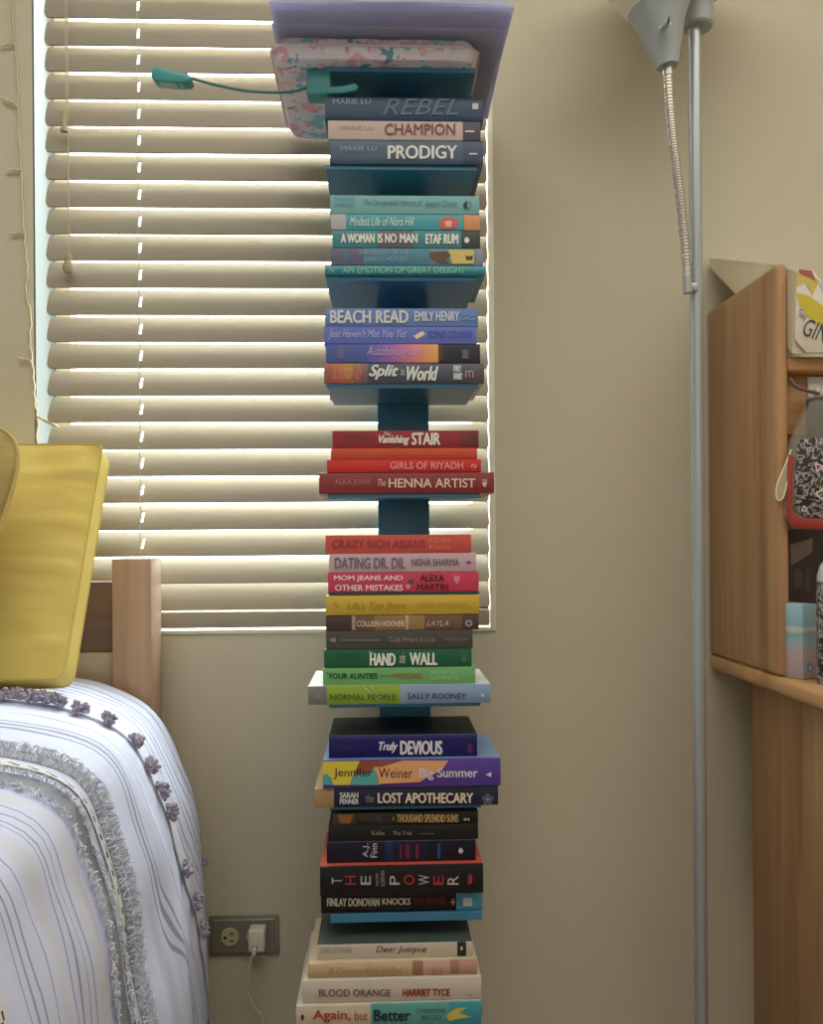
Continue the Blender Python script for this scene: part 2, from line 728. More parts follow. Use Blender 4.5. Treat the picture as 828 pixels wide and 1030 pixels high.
dim = (150, 165, 175)
stack([  # upper spine colours include the bluish haze of the window glare
    B('dusky navy book with faint broken lettering, topmost book under the clip-on lamp', (327, 486, 98, 121.5), [(475, (46, 68, 96)), (None, (52, 66, 90))],
      [('MARIE LU', 'a', 335, 373, 100, 105.5, dim), ('REBEL', 't', 385, 461, 100, 116, (92, 112, 134), 'i'), ('■', 'p', 475, 481, 104.5, 110.5, (190, 195, 200))]),
    B('book with a pale beige spine and thin dark red capital title', (330, 483.5, 121.5, 141), [(465.5, (186, 170, 156)), (None, (76, 66, 78))],
      [('MARIE LU', 'a', 342, 376, 127, 131, (160, 140, 132)), ('CHAMPION', 't', 387, 458, 125, 136, (132, 66, 78), 'm'), ('—', 'p', 468, 477, 132, 133.5, (220, 220, 215))]),
    B('slate blue book with bold white title, just below the beige-spined one', (332, 486, 141, 165), [(466, (66, 88, 108)), (None, (58, 72, 96))],
      [('MARIE LU', 'a', 343, 379, 147.5, 152, dim), ('PRODIGY', 't', 390, 460, 147, 160, (214, 212, 204), 'b'), ('—', 'p', 472, 480, 154.5, 156, (210, 210, 205))]),
])
stack([
    B('pale blue-green book with faded thin title, first under the second shelf', (332, 482, 196.5, 215.5), [(None, (112, 164, 164))],
      [('FRANKIE', 'a', 337, 357, 198.5, 202.5, (84, 140, 160)), ('LANDAU', 'a', 337, 357, 204, 208, (84, 140, 160)),
       ('The Disreputable History of', 't', 366, 425, 201, 209, (78, 120, 128), 'i'), ('Special Circum', 't', 428, 460, 202, 210, (78, 120, 128), 'i'), ('◐', 'p', 466, 474, 203, 211, (40, 60, 66))]),
    B('teal book with a pink portrait and orange block on its spine', (333, 483, 215.5, 231.5), [(348, (172, 172, 176)), (441, (66, 152, 162)), (467, (84, 150, 154)), (None, (204, 142, 92))],
      [('Modest Life of Nora Hill', 't', 352, 417, 218.5, 227.5, (206, 222, 214), 'i')],
      art=[((206, 92, 92), [(442, 224), (446, 219.5), (455, 219), (461, 222), (459, 229), (450, 231), (443, 229)]), ((226, 170, 160), [(447, 224), (451, 221.5), (455, 223), (454, 228), (449, 228)])]),
    B('teal book with hand-drawn white capitals and maroon flecks mid spine', (334.5, 483, 231.5, 249.5), [(380, (62, 128, 134)), (416, (94, 92, 96)), (464, (64, 126, 136)), (None, (58, 62, 66))],
      [('A WOMAN', 't', 343, 377, 235.5, 244.5, (224, 226, 214), 'b'), ('IS NO', 't', 380, 399, 235.5, 244.5, (224, 226, 214), 'b'), ('MAN', 't', 402, 420, 235.5, 244.5, (224, 226, 214), 'b'), ('ETAF RUM', 'a', 428, 461, 236, 245.5, (224, 226, 214), 'b'), ('●', 'p', 467, 472, 239, 245, (220, 220, 214))]),
    B('dusty mauve and blue book with a yellow picture at its right end', (333, 486, 249.5, 267), [(366, (92, 96, 118)), (432, (70, 124, 146)), (478.5, (96, 130, 140)), (None, (128, 136, 150))],
      [('AND', 'a', 345, 350, 252, 262, (60, 150, 160)), ('THE MOUNT OF THE', 't', 361, 411, 252, 256.5, (140, 160, 178)), ('SANDCASTLES', 't', 366, 409, 258.5, 263, (140, 160, 178))],
      art=[((206, 184, 104), [(451, 251.5), (477, 251.5), (477, 265.5), (455, 265.5)]), ((96, 74, 62), [(432, 254), (449, 253), (454, 257), (448, 262), (452, 265.5), (440, 264), (433, 260)]), ((70, 66, 60), [(468, 257), (471, 258.5), (476, 257), (475, 262), (469, 262)])]),
    B('wide turquoise book with pale green capitals at the foot of the upper teal stack', (327, 488, 267, 277), [(None, (52, 134, 144))],
      [('AN EMOTION OF GREAT DELIGHT', 't', 345, 468, 268.8, 275.2, (128, 190, 160), 'm'), ('N', 'a', 331, 336, 268.5, 275, (120, 180, 160))], hard=True),
])
stack([
    B('blue book with large pale block capitals, top of the third stack', (327, 481, 310, 328.3), [(None, (98, 126, 182))],
      [('BEACH READ', 't', 332, 411, 312.5, 325, (206, 208, 206), 'b'), ('EMILY HENRY', 'a', 417, 462, 313.5, 323, (206, 210, 212), 'm'), ('≈', 'p', 466, 478, 315, 323, (112, 150, 200))]),
    B('periwinkle book with white handwritten title and a cream ticket', (326, 479.5, 328.3, 346), [(None, (96, 110, 184))],
      [("Just Haven't Met You Yet", 't', 330, 409, 331.5, 342, (172, 184, 220), 'i'), ('SOPHIE COUSENS', 'a', 430, 475, 333, 340, (58, 82, 160), 'i')],
      art=[((222, 206, 176), [(416, 338), (425, 333), (428, 336.5), (419, 341.5)])]),
    B('book fading from blue to orange, its spine ending in black', (328, 483, 346, 365), [(370, (74, 92, 156))] + grad(370, 441, [(84, 96, 172), (158, 102, 170), (220, 130, 130), (226, 170, 84)]) + [(None, (44, 42, 52))],
      [('Autoboyography', 't', 369, 427, 348.5, 360.5, (190, 160, 200), 'i'), ('CHRISTINA', 'a', 441.5, 446, 348, 363, (120, 100, 70)), ('■', 'p', 465, 471, 352, 361, (100, 96, 104))],
      art=[((110, 100, 140), [(339, 348.5), (347, 348.5), (346, 361), (340, 361)])]),
    B('charcoal book with looping white script and an orange left end', (326, 487, 365, 385.5), grad(326, 370, [(150, 88, 78), (196, 120, 72), (110, 92, 100)], 6) + [(475, (74, 80, 92)), (None, (88, 82, 84))],
      [('Love', 't', 335, 364, 368, 382, (206, 110, 110), 'i'), ('Split', 't', 371, 401, 367.5, 382, (216, 218, 214), 'ib'), ('that', 't', 403, 407, 370, 378, (190, 192, 190)), ('World', 't', 409, 441, 369, 383, (216, 218, 214), 'ib'), ('EMILY', 'a', 456, 464, 368, 374, (206, 206, 204), 'b'), ('HENRY', 'a', 456, 465, 375.5, 382, (206, 206, 204), 'b'), ('m', 'p', 468, 476, 373, 380, (190, 150, 130))],
      art=[((178, 150, 62), [(346, 367), (356, 366.5), (355, 374), (350, 383), (346, 377)])], depth=.15, board=(206, 208, 212), hard=True),
])
stack([
    B('crimson book with hand-lettered white title, top of the red stack', (334.5, 481.5, 433, 450.5), [(462, (142, 44, 46)), (None, (122, 46, 50))],
      [('JOHNSON', 'a', 346, 373, 437, 444, (104, 64, 66), 'i'), ('The', 't', 386, 393, 434.5, 438.5, (226, 214, 200), 'i'), ('Vanishing', 't', 381, 412, 438, 448, (226, 214, 200), 'ib'), ('STAIR', 't', 414, 443, 435.5, 447.5, (232, 222, 208), 'b'), ('▮', 'p', 473, 478, 437, 447, (92, 56, 60))]),
    B('thin orange-red paperback with hardly any lettering', (333, 480, 450.5, 462), [(None, (196, 74, 48))], [('THE DREAM OF A COMMON LANGUAGE', 't', 358, 458, 454.5, 457.5, (206, 104, 66)), ('A SIN', 'a', 341, 356, 453.5, 457, (206, 104, 66))]),
    B('bright red book with thin rounded pink capitals', (329, 484, 462, 475), [(None, (198, 46, 46))],
      [('GIRLS OF RIYADH', 't', 392.5, 466, 464.7, 471.7, (234, 150, 140), 'm'), ('∾', 'p', 474, 479, 467, 471, (240, 190, 180))]),
    B('widest red book, dark brick with pale serif capitals, foot of the red stack', (321, 497, 475, 496.5), [(None, (134, 52, 52))],
      [('ALKA JOSHI', 'a', 337, 372, 482, 489, (176, 118, 116)), ('The', 't', 380, 388, 482, 489, (222, 190, 178), 'i'), ('HENNA ARTIST', 't', 391, 478, 481.5, 490.5, (228, 198, 184), 'm'), ('❦', 'p', 484.5, 490, 482, 490, (226, 200, 190))], hard=True, depth=.15, board=(184, 166, 154)),
])
stack([
    B('coral book with barely darker red capitals, directly under bare column', (327.5, 474, 538, 556.5), [(None, (198, 82, 72))],
      [('CRAZY RICH ASIANS', 't', 334, 428, 543, 551, (158, 60, 56), 'm'), ('KEVIN', 'a', 432, 452, 541, 546, (224, 130, 100)), ('KWAN', 'a', 432, 452, 548, 553, (224, 130, 100)), ('▮', 'p', 464, 466, 544, 551, (188, 80, 70))]),
    B('pale lilac-pink book with narrow grey capitals', (331, 479, 556.5, 575.5), [(None, (196, 166, 176))],
      [('DATING DR. DIL', 't', 337, 408, 561, 572, (112, 100, 110), 'm'), ('NISHA SHARMA', 'a', 414, 462, 562, 569, (110, 100, 104), 'm'), ('◂▸', 'p', 469, 474, 564, 567.5, (60, 60, 64))]),
    B('rose red book with its bold white title set in two lines', (330, 481.5, 575.5, 595.5), [(None, (196, 62, 88))],
      [('MOM JEANS AND', 't', 336, 405.5, 578.8, 585, (240, 212, 214), 'b'), ('OTHER MISTAKES', 't', 337, 405.5, 588.3, 594, (240, 212, 214), 'b'), ('ALEXA', 'a', 422.5, 447, 578, 584.5, (92, 24, 42), 'b'), ('MARTIN', 'a', 419.5, 451, 587.3, 593, (92, 24, 42), 'b'), ('♥', 'p', 456, 463, 578.5, 587.5, (222, 130, 150))],
      art=[((70, 82, 98), [(410, 584), (417, 582), (415, 588), (411.5, 587)]), ((222, 150, 150), [(408, 588), (413, 588), (412, 592.5), (409, 592)])], lip=.0036),
])
stack([
    B('mustard yellow book with faint tan script', (328, 482, 598.5, 618.7), [(None, (198, 168, 58))],
      [("Life's Too Short", 't', 349, 409, 605, 613, (152, 130, 62), 'i'), ('ABBY JIMENEZ', 'a', 418, 470, 606, 612, (178, 150, 62)), ('AJ', 'p', 335, 340, 605, 612, (166, 140, 60))], hard=True),
    B('dark mauve-brown book with tan picture panels', (328, 481.5, 618.7, 634), [(354, (74, 54, 52)), (357.5, (166, 142, 122)), (377, (110, 84, 66)), (408, (146, 112, 76)), (411, (186, 164, 138)), (427, (150, 120, 80)), (465, (112, 84, 68)), (None, (84, 60, 56))],
      [('COLLEEN HOOVER', 'a', 359, 407, 624.5, 630, (222, 206, 186), 'm'), ('LAYLA', 't', 429, 451, 624, 629.5, (206, 184, 156), 'i'), ('◎', 'p', 468, 475, 623.5, 630, (196, 186, 176))]),
    B('dark olive-grey book with small brown title, above the deep green book', (328, 475.5, 634, 653), [(None, (74, 72, 66))],
      [('Cody Where Is a Lie', 't', 391.5, 437.5, 640.5, 647, (166, 140, 118)), ('PENGUIN', 'a', 448, 470, 641.5, 644.5, (128, 124, 112)), ('▬▬▬▬▬', 'a', 343, 383, 643, 644.5, (118, 116, 106)), ('◖', 'p', 332, 338, 641.5, 646, (140, 138, 128))]),
    B('deep green book with jaunty white capitals', (326, 474.5, 653, 671.3), [(None, (26, 94, 62))],
      [('JOHNSON', 'a', 338, 363, 657, 664, (56, 78, 66), 'i'), ('The', 't', 371, 375, 654.5, 658, (220, 226, 216)), ('HAND', 't', 372, 398, 657, 669, (232, 236, 224), 'b'), ('on the', 't', 402, 407.5, 656, 667, (220, 226, 216), 'i'), ('WALL', 't', 412, 440, 656.5, 668.5, (232, 236, 224), 'b'), ('▮', 'p', 464, 469, 658, 666, (66, 110, 72))]),
    B('mint green book with small dark and red capitals', (325, 478, 671.3, 687.5), [(None, (112, 174, 108))],
      [('FOUR AUNTIES', 't', 331.5, 380, 677, 682.5, (34, 66, 44), 'b'), ('AND A', 't', 382, 394, 678.5, 681, (50, 80, 54)), ('WEDDING', 't', 395, 425, 677, 682, (156, 106, 74), 'b'), ('JESSE Q', 'a', 433, 458, 674.5, 678.5, (166, 208, 150)), ('SUTANTO', 'a', 433, 461, 679.5, 683.5, (166, 208, 150)), ('*', 'p', 328, 331, 675.5, 678.5, (34, 66, 44))]),
    B('broad grey, lime and powder-blue book lying lowest of its stack', (310, 493.5, 689, 708.3), [(329, (118, 120, 114)), (402.5, (136, 166, 52)), (None, (132, 156, 184))],
      [('NORMAL PEOPLE', 't', 332, 398.5, 698, 703.5, (76, 92, 40), 'm'), ('SALLY ROONEY', 'a', 410, 469, 697, 702.5, (52, 62, 96), 'm'), ('★', 'p', 483, 487.5, 696.5, 701, (214, 218, 222)), ('▣', 'p', 317, 324, 697, 703, (150, 150, 144))],
      art=[((186, 202, 146), [(373, 690), (374, 690), (385, 706), (384, 706)]), ((186, 202, 146), [(366, 691), (367, 690.5), (382, 705), (381, 705.5)])], hard=True, depth=.14, board=(200, 206, 200), d=1.165),
])
stack([
    B('thick midnight-blue book with white title, top of the lowest dark stack', (331, 480, 739, 762), [(None, (24, 20, 92))],
      [('JOHNSON', 'a', 339, 369, 748, 756, (58, 42, 104), 'i'), ('Truly', 't', 381, 400.5, 746, 757, (214, 212, 220), 'ib'), ('DEVIOUS', 't', 402.5, 445, 745, 758.5, (222, 220, 224), 'b'), ('▮', 'p', 470, 475, 748, 757, (92, 30, 84))], depth=.12, board=(26, 28, 40)),
    B('book with a patchwork of yellow, peach and violet on its spine', (325, 503.5, 763.5, 789.8), [(None, (88, 62, 150))],
      [('Jennifer', 'a', 336, 375, 772, 783, (44, 42, 48)), ('Weiner', 'a', 381, 415, 772, 782, (44, 42, 48)), ('Big Summer', 't', 422, 480.5, 772, 784, (214, 210, 226), 'm'), ('◂', 'p', 488, 494, 776, 781, (214, 210, 226))],
      art=[((214, 196, 64), [(325, 764.5), (362, 764.5), (357, 776), (352, 789), (325, 789)]), ((64, 162, 156), [(325, 779), (329, 778), (334, 783), (335, 789), (325, 789)]),
           ((150, 74, 58), [(362, 764.5), (378, 764.5), (405, 764.5), (384, 771), (372, 777), (357, 779), (359, 772)]), ((84, 168, 158), [(357, 779), (372, 777), (376, 771), (380, 781), (381, 789), (352, 789)]),
           ((226, 166, 112), [(405, 764.5), (451, 764.5), (444, 775), (432, 780), (422, 786), (381, 788), (380, 780), (376, 771), (384, 771)])],
      hard=True, depth=.145, board=(120, 150, 190), d=1.16),
    B('navy book with cream slab capitals and a tan left end', (316.5, 501, 791.3, 811.8), [(336, (164, 136, 96)), (484, (28, 34, 62)), (None, (36, 42, 68))],
      [('SARAH', 'a', 342, 360.5, 796.5, 802, (214, 210, 206), 'b'), ('PENNER', 'a', 342, 361, 803, 808, (214, 210, 206), 'b'), ('the', 't', 368, 376, 798, 806.5, (140, 140, 150)), ('LOST APOTHECARY', 't', 380, 476, 797, 807, (226, 210, 186), 'b'), ('❀', 'p', 485, 496, 798, 808, (134, 140, 158))], hard=True, depth=.145, d=1.165),
])
stack([
    B('black book with gold carved capitals, first under the turquoise shelf edge', (334.5, 481, 817.3, 829.8), [(358, (64, 52, 38)), (395, (40, 38, 34)), (None, (22, 22, 24))],
      [('KHALED HOSSEINI', 'a', 361, 384, 820, 825, (78, 74, 62)), ('A', 't', 394.5, 397.5, 820.5, 825.5, (170, 140, 86)), ('THOUSAND SPLENDID SUNS', 't', 399, 461, 818.8, 826.5, (176, 146, 90), 'b'), ('◂◂', 'p', 466, 472, 822, 825.5, (196, 190, 176))],
      art=[((136, 92, 46), [(340, 819), (356, 819), (352, 828), (342, 828)])]),
    B('plain black paperback with three small words on the spine', (330.5, 481, 829.8, 845), [(None, (23, 24, 26))],
      [('Kafka', 'a', 374, 387, 835.5, 839.5, (150, 148, 140)), ('The Trial', 't', 395, 414, 835.5, 839.5, (156, 152, 144)), ('▬▬', 'p', 423, 437, 837.5, 838.7, (90, 88, 82))]),
    B('blue-black book with red window slits on its spine', (328.7, 478.5, 845.5, 865.7), [(387, (18, 24, 44)), (395, (24, 44, 84)), (430, (26, 22, 50)), (None, (16, 18, 34))],
      [('A.J.', 'a', 365, 372, 848, 862, (196, 196, 194), 'x'), ('Finn', 'a', 373, 379.5, 848, 862, (206, 206, 204), 'x'), ('♠', 'p', 461, 466, 852, 858, (206, 206, 204))],
      art=[((120, 32, 48), [(402, 849), (404, 849), (404, 863), (402, 863)]), ((110, 30, 48), [(408, 849), (412, 849), (412, 863), (408, 863)]), ((120, 34, 50), [(418, 849), (421, 849), (421, 863), (418, 863)]), ((40, 70, 130), [(440, 848), (443, 848), (443, 863), (440, 863)])]),
    B('thick black book with turned silver and red capitals and coral cover', (322, 486, 870.3, 893.8), [(None, (22, 22, 25))],
      [('T', 't', 334, 344, 882, 888, (186, 184, 180), 'q'), ('H', 't', 347, 358, 880, 889, (178, 52, 56), 'q'), ('E', 't', 363, 373, 880, 889, (186, 184, 180), 'q'), ('P', 't', 392, 402, 880, 889, (186, 184, 180), 'q'),
       ('O', 't', 406, 417, 879, 889, (178, 52, 56), 'q'), ('W', 't', 421, 432, 879, 889, (186, 184, 180), 'q'), ('E', 't', 436, 446, 880, 889, (178, 52, 56), 'q'), ('R', 't', 450, 461, 880, 889, (186, 184, 180), 'q'),
       ('NAOMI', 'a', 378, 381, 878, 890, (160, 158, 154), 'x'), ('ALDERMAN', 'a', 383, 387, 875, 891, (160, 158, 154), 'x'), ('❧', 'p', 470, 475, 878, 889, (178, 60, 60))], hard=True, depth=.145, board=(196, 84, 62), d=1.158),
    B('black book with white capitals and a sky blue block at its right end', (323, 485.5, 894.5, 917.2), [(459, (20, 20, 22)), (None, (78, 156, 192))],
      [('FINLAY DONOVAN', 't', 329, 382, 903, 911, (226, 222, 210), 'b'), ('KNOCKS', 't', 384.5, 413, 903, 909.5, (226, 222, 210), 'b'), ("'EM DEAD", 't', 416, 448, 902.5, 908.5, (122, 30, 34), 'b'), ('ELLE COSIMANO', 'a', 370, 411, 911.2, 914.5, (60, 62, 74)), ('+', 'p', 453, 458, 903.5, 910, (206, 150, 130), 'b')],
      art=[((206, 222, 226), [(466, 903), (475, 903), (475, 911), (466, 911)])], d=1.178, lip=.0125),
])
stack([
    B('thin book with white spine and dark green picture on top, topmost of the pale stack', (319, 475, 949, 962.5), [(460, (196, 184, 166)), (469, (40, 38, 36)), (None, (196, 184, 166))],
      [('NIC STONE', 'a', 323, 354, 952.5, 957.5, (166, 158, 146), 'm'), ('Dear Justyce', 't', 378, 429, 951, 959, (46, 44, 44), 'i'), ('▮', 'p', 463, 465.5, 951.5, 955, (206, 200, 190))], depth=.125, board=(72, 86, 80), d=1.16),
    B('pale peach book with faint tan script and pinkish right end', (310, 480, 967.5, 983), [(415, (196, 170, 128)), (425.5, (156, 112, 88)), (453, (196, 158, 138)), (462, (164, 122, 102)), (None, (188, 146, 126))],
      [('A Curious Kind of Pen', 't', 330, 404, 971.5, 979, (176, 140, 96), 'i'), ('Box', 'a', 434, 446, 972, 979, (180, 132, 108), 'i')], hard=True, depth=.14, board=(206, 190, 160), d=1.15),
    B('white book with slim brown and bold red capitals', (304.6, 484, 984, 1008), [(None, (202, 192, 178))],
      [('BLOOD ORANGE', 't', 321, 393, 994, 1001, (116, 82, 70), 'm'), ('HARRIET TYCE', 'a', 405, 452.5, 993.5, 1000.5, (142, 28, 30), 'b'), ('─', 'p', 470, 474, 999, 1000, (150, 140, 130))], depth=.145, hard=True, d=1.145),
    B('cream book turning turquoise at the right, lowest visible book', (298, 484, 1009.5, 1034), [(373, (200, 186, 164)), (452, (92, 158, 148)), (None, (62, 150, 164))],
      [('Again,', 't', 315, 353, 1015, 1027, (176, 58, 48), 'm'), ('but', 't', 357, 370, 1016, 1025, (176, 64, 54)), ('Better', 't', 376, 413, 1014.5, 1025.5, (28, 54, 66), 'b'), ('CHRISTINE', 'a', 419, 448, 1013.5, 1017.5, (46, 86, 92)), ('RICCIO', 'a', 424, 444, 1020, 1024.5, (46, 86, 92)), ('●', 'p', 303, 306, 1019, 1025, (60, 54, 50))],
      art=[((200, 190, 90), [(449, 1021), (458, 1013), (470, 1012), (462, 1018), (474, 1022), (460, 1024), (452, 1026)])], hard=True, depth=.15, board=(206, 198, 184), d=1.14),
])

# ------------------------------------------------------------------ things on the top of the tower
pz0 = top_z
px_l, px_r = U(271, 60, 1.15).x, U(483, 60, 1.15).x
pouch_z1 = pz0 + .030


def floral():
    m = bpy.data.materials.new('floral_cloth')
    m.use_nodes = True
    n, l = m.node_tree.nodes, m.node_tree.links
    b = n['Principled BSDF']
    b.inputs['Roughness'].default_value = .7
    t = n.new('ShaderNodeTexCoord')
    v = n.new('ShaderNodeTexVoronoi')
    v.inputs['Scale'].default_value = 62
    nz = n.new('ShaderNodeTexNoise')
    nz.inputs['Scale'].default_value = 40
    ad = n.new('ShaderNodeMix')
    ad.data_type = 'VECTOR'
    ad.inputs[0].default_value = .06
    l.new(t.outputs['Object'], ad.inputs[4])
    l.new(nz.outputs['Color'], ad.inputs[5])
    l.new(t.outputs['Object'], nz.inputs['Vector'])
    l.new(ad.outputs[1], v.inputs['Vector'])
    sp = n.new('ShaderNodeSeparateColor')
    l.new(v.outputs['Color'], sp.inputs[0])
    r = n.new('ShaderNodeValToRGB')
    r.color_ramp.interpolation = 'CONSTANT'
    e = r.color_ramp.elements
    e[0].color = lin((232, 228, 236)) + (1,)
    e[1].position = .34
    e[1].color = lin((232, 178, 190)) + (1,)
    for p, c in ((.5, (226, 226, 236)), (.62, (140, 204, 214)), (.76, (238, 222, 230)), (.88, (232, 204, 190)), (.94, (110, 160, 184))):
        q = e.new(p)
        q.color = lin(c) + (1,)
    l.new(sp.outputs[0], r.inputs[0])
    l.new(r.outputs[0], b.inputs['Base Color'])
    return m


m_flor = floral()
pouch = empty('cosmetic_pouch', ((px_l + px_r) / 2, 1.28, pz0), 'flat floral pouch in pink, white and teal on the tower top', 'pouch')
mb = MB()
t = bmesh.new()
nx, ny = 40, 34
cx_, hx_ = (px_l + px_r) / 2, (px_r - px_l) / 2
cy_, hy_ = 1.2725, .1225
for side in (0, 1):
    gv = []
    for i in range(nx + 1):
        for j in range(ny + 1):
            a, b_ = -1 + 2 * i / nx, -1 + 2 * j / ny
            # map the square to a rounded rectangle
            rr = (abs(a) ** 14 + abs(b_) ** 14) ** (1 / 14)
            mx_ = max(abs(a), abs(b_))
            sx = a * (mx_ / rr if rr > 1e-6 else 1)
            sy = b_ * (mx_ / rr if rr > 1e-6 else 1)
            edge = min(1.0, (1 - mx_) / .07)
            bul = math.sin(edge * PI / 2)
            zc = .0145
            zz = zc + (1 if side else -1) * .0145 * bul + (.0016 * noise.noise(Vector((sx * 4, sy * 4, 3))) if side else 0)
            gv.append(t.verts.new((cx_ + sx * hx_, cy_ + sy * hy_, pz0 + max(zz, 0) + .0003)))
    for i in range(nx):
        for j in range(ny):
            q = [gv[i * (ny + 1) + j], gv[(i + 1) * (ny + 1) + j], gv[(i + 1) * (ny + 1) + j + 1], gv[i * (ny + 1) + j + 1]]
            t.faces.new(q if side else q[::-1])
bmesh.ops.remove_doubles(t, verts=t.verts[:], dist=.0002)
mb.join(t, m_flor, True)
mb.build('pouch_body', pouch)
mb = MB()
zp = []
for i in range(60):
    a = PI * 2 * i / 60
    ca, sa = math.cos(a), math.sin(a)
    k9 = (abs(ca) ** 14 + abs(sa) ** 14) ** (-1 / 14)
    zp.append((cx_ + ca * k9 * (hx_ + .001), cy_ + sa * k9 * (hy_ + .001), pz0 + .0148))
mb.tube(zp + zp[:2], .0016, M((214, 210, 214), .6), 6)
mb.build('seam_piping', pouch)

# loose paper pads on the pouch
def paper(c):
    m = bpy.data.materials.new('lilac_paper')
    m.use_nodes = True
    n, l = m.node_tree.nodes, m.node_tree.links
    n.remove(n['Principled BSDF'])
    t = n.new('ShaderNodeTexCoord')
    nz = n.new('ShaderNodeTexNoise')
    nz.inputs['Scale'].default_value = 9
    l.new(t.outputs['Object'], nz.inputs['Vector'])
    r = n.new('ShaderNodeValToRGB')
    r.color_ramp.elements[0].color = lin(tuple(x * .96 for x in c)) + (1,)
    r.color_ramp.elements[1].color = lin(c) + (1,)
    l.new(nz.outputs['Fac'], r.inputs[0])
    d, tl_ = n.new('ShaderNodeBsdfDiffuse'), n.new('ShaderNodeBsdfTranslucent')
    mx = n.new('ShaderNodeMixShader')
    mx.inputs[0].default_value = .66
    for q in (d, tl_):
        l.new(r.outputs[0], q.inputs['Color'])
    l.new(d.outputs[0], mx.inputs[1])
    l.new(tl_.outputs[0], mx.inputs[2])
    l.new(mx.outputs[0], n['Material Output'].inputs['Surface'])
    return m


m_pap = [paper(c) for c in ((230, 232, 252), (234, 236, 252), (226, 228, 251), (238, 239, 250))]
pads = [  # x px left/right at the front, y front, thickness, yaw, curl, label
    (272, 508, 1.135, .0034, 1.2, .000, 'lowest lilac paper pad, lying directly on the floral pouch'),
    (277, 515, 1.112, .0030, -.8, .000, 'second paper pad up in the lilac pile on the tower'),
    (270, 517, 1.098, .0034, .5, .000, 'third paper pad up in the lilac pile, its front edge overhanging'),
    (272, 516, 1.090, .0022, -.3, .014, 'topmost lilac sheet of the pile, curling up at both sides'),
]
zc = pouch_z1
for n_, (pl, pr, yf, th, yaw, curl, lab) in enumerate(pads):
    x0, x1 = U(pl, 12, yf).x, U(pr, 12, yf).x
    root = None
    mb = MB()
    nx = 24
    rot = Matrix.Rotation(math.radians(yaw), 3, 'Z')
    cpt = Vector(((x0 + x1) / 2, 1.25, 0))
    sag = lambda a, y: -.0035 * max(0, (1.17 - y) / .08) * 0.6
    G = []
    ys = [yf, yf + .04, yf + .08, 1.26, 1.386]
    for top in (0, 1):
        for y in ys:
            row = []
            for i in range(nx + 1):
                a = i / nx
                z = zc + th * top + curl * (abs(2 * a - 1) ** 1.3) + .0006 * math.sin(a * 9 + n_) * top + .0004
                p = rot @ (Vector((x0 + (x1 - x0) * a, y, 0)) - cpt) + cpt
                row.append(mb.bm.verts.new((p.x, min(p.y, 1.396), z)))
            G.append(row)
    k = mb.mi(m_pap[n_])
    ny_ = len(ys)
    for top in (0, 1):
        for j in range(ny_ - 1):
            for i in range(nx):
                f = mb.bm.faces.new((G[top * ny_ + j][i], G[top * ny_ + j][i + 1], G[top * ny_ + j + 1][i + 1], G[top * ny_ + j + 1][i]))
                f.smooth = True
    for j in (0, ny_ - 1):
        for i in range(nx):
            mb.bm.faces.new((G[j][i], G[j][i + 1], G[ny_ + j][i + 1], G[ny_ + j][i]))
    for j in range(ny_ - 1):
        for i in (0, nx):
            mb.bm.faces.new((G[j][i], G[j + 1][i], G[ny_ + j + 1][i], G[ny_ + j][i]))
    o = mb.build('paper_pad', None, origin=((x0 + x1) / 2, 1.25, zc))
    tag(o, lab, 'paper', 'paper pads piled on the tower top')
    zc += th + .0007

# clip-on book light
m_teal = M((70, 150, 150), .35, var=.04, name='teal_plastic')
m_teald = M((60, 118, 120), .4, var=.03, name='dark_teal_rubber')
m_lens = M((150, 196, 190), .25, var=.02, name='lamp_lens')
lampd = 1.17
clp = U(320, 80, 1.185)
bl = empty('book_light', clp, 'teal clip-on book light with long bent neck, clipped to the floral pouch', 'lamp')
mb = MB()
a, b_ = U(308, 66, 1.178), U(333, 95, 1.178)
mb.box((a.x, 1.178, b_.z), (b_.x, 1.206, min(a.z, pz0 - .001)), m_teal, .004, 3)
mb.build('clip_body', bl)
mb = MB()
pts = [U(329, 94, 1.174), U(329, 87, 1.174), U(345, 86, 1.174), U(357, 83, 1.174), U(361, 87, 1.174), U(358, 91, 1.174), U(345, 93.5, 1.174)]
mb.prism(pts, (0, .012, 0), m_teal, .0015)
mb.build('clip_jaw', bl)
mb = MB()
nk = catmull([U(309, 88, 1.185), U(296, 92, 1.18), U(275, 93, 1.175), U(245, 91, 1.172), U(215, 85, 1.17), U(190, 78, 1.17)], 8)
mb.tube(nk, .0019, m_teald, 8)
mb.build('flexible_neck', bl)
mb = MB()
pts = [U(153, 67, 1.166), U(151.5, 76, 1.166), U(156, 80.5, 1.166), U(180, 82.5, 1.166), U(190, 82, 1.166), U(193, 78, 1.166), U(188, 73, 1.166), U(172, 70, 1.166), U(157, 66, 1.166)]
mb.prism(pts, (0, .022, .0), m_teal, .002, True)
lh = mb.build('lamp_head', bl)
mb = MB()
mb.prism([U(160, 81.4, 1.170), U(183, 83.2, 1.170), U(183, 84.2, 1.170), U(160, 82.6, 1.170)], (0, .014, 0), m_lens)
mb.build('lamp_lens', lh)

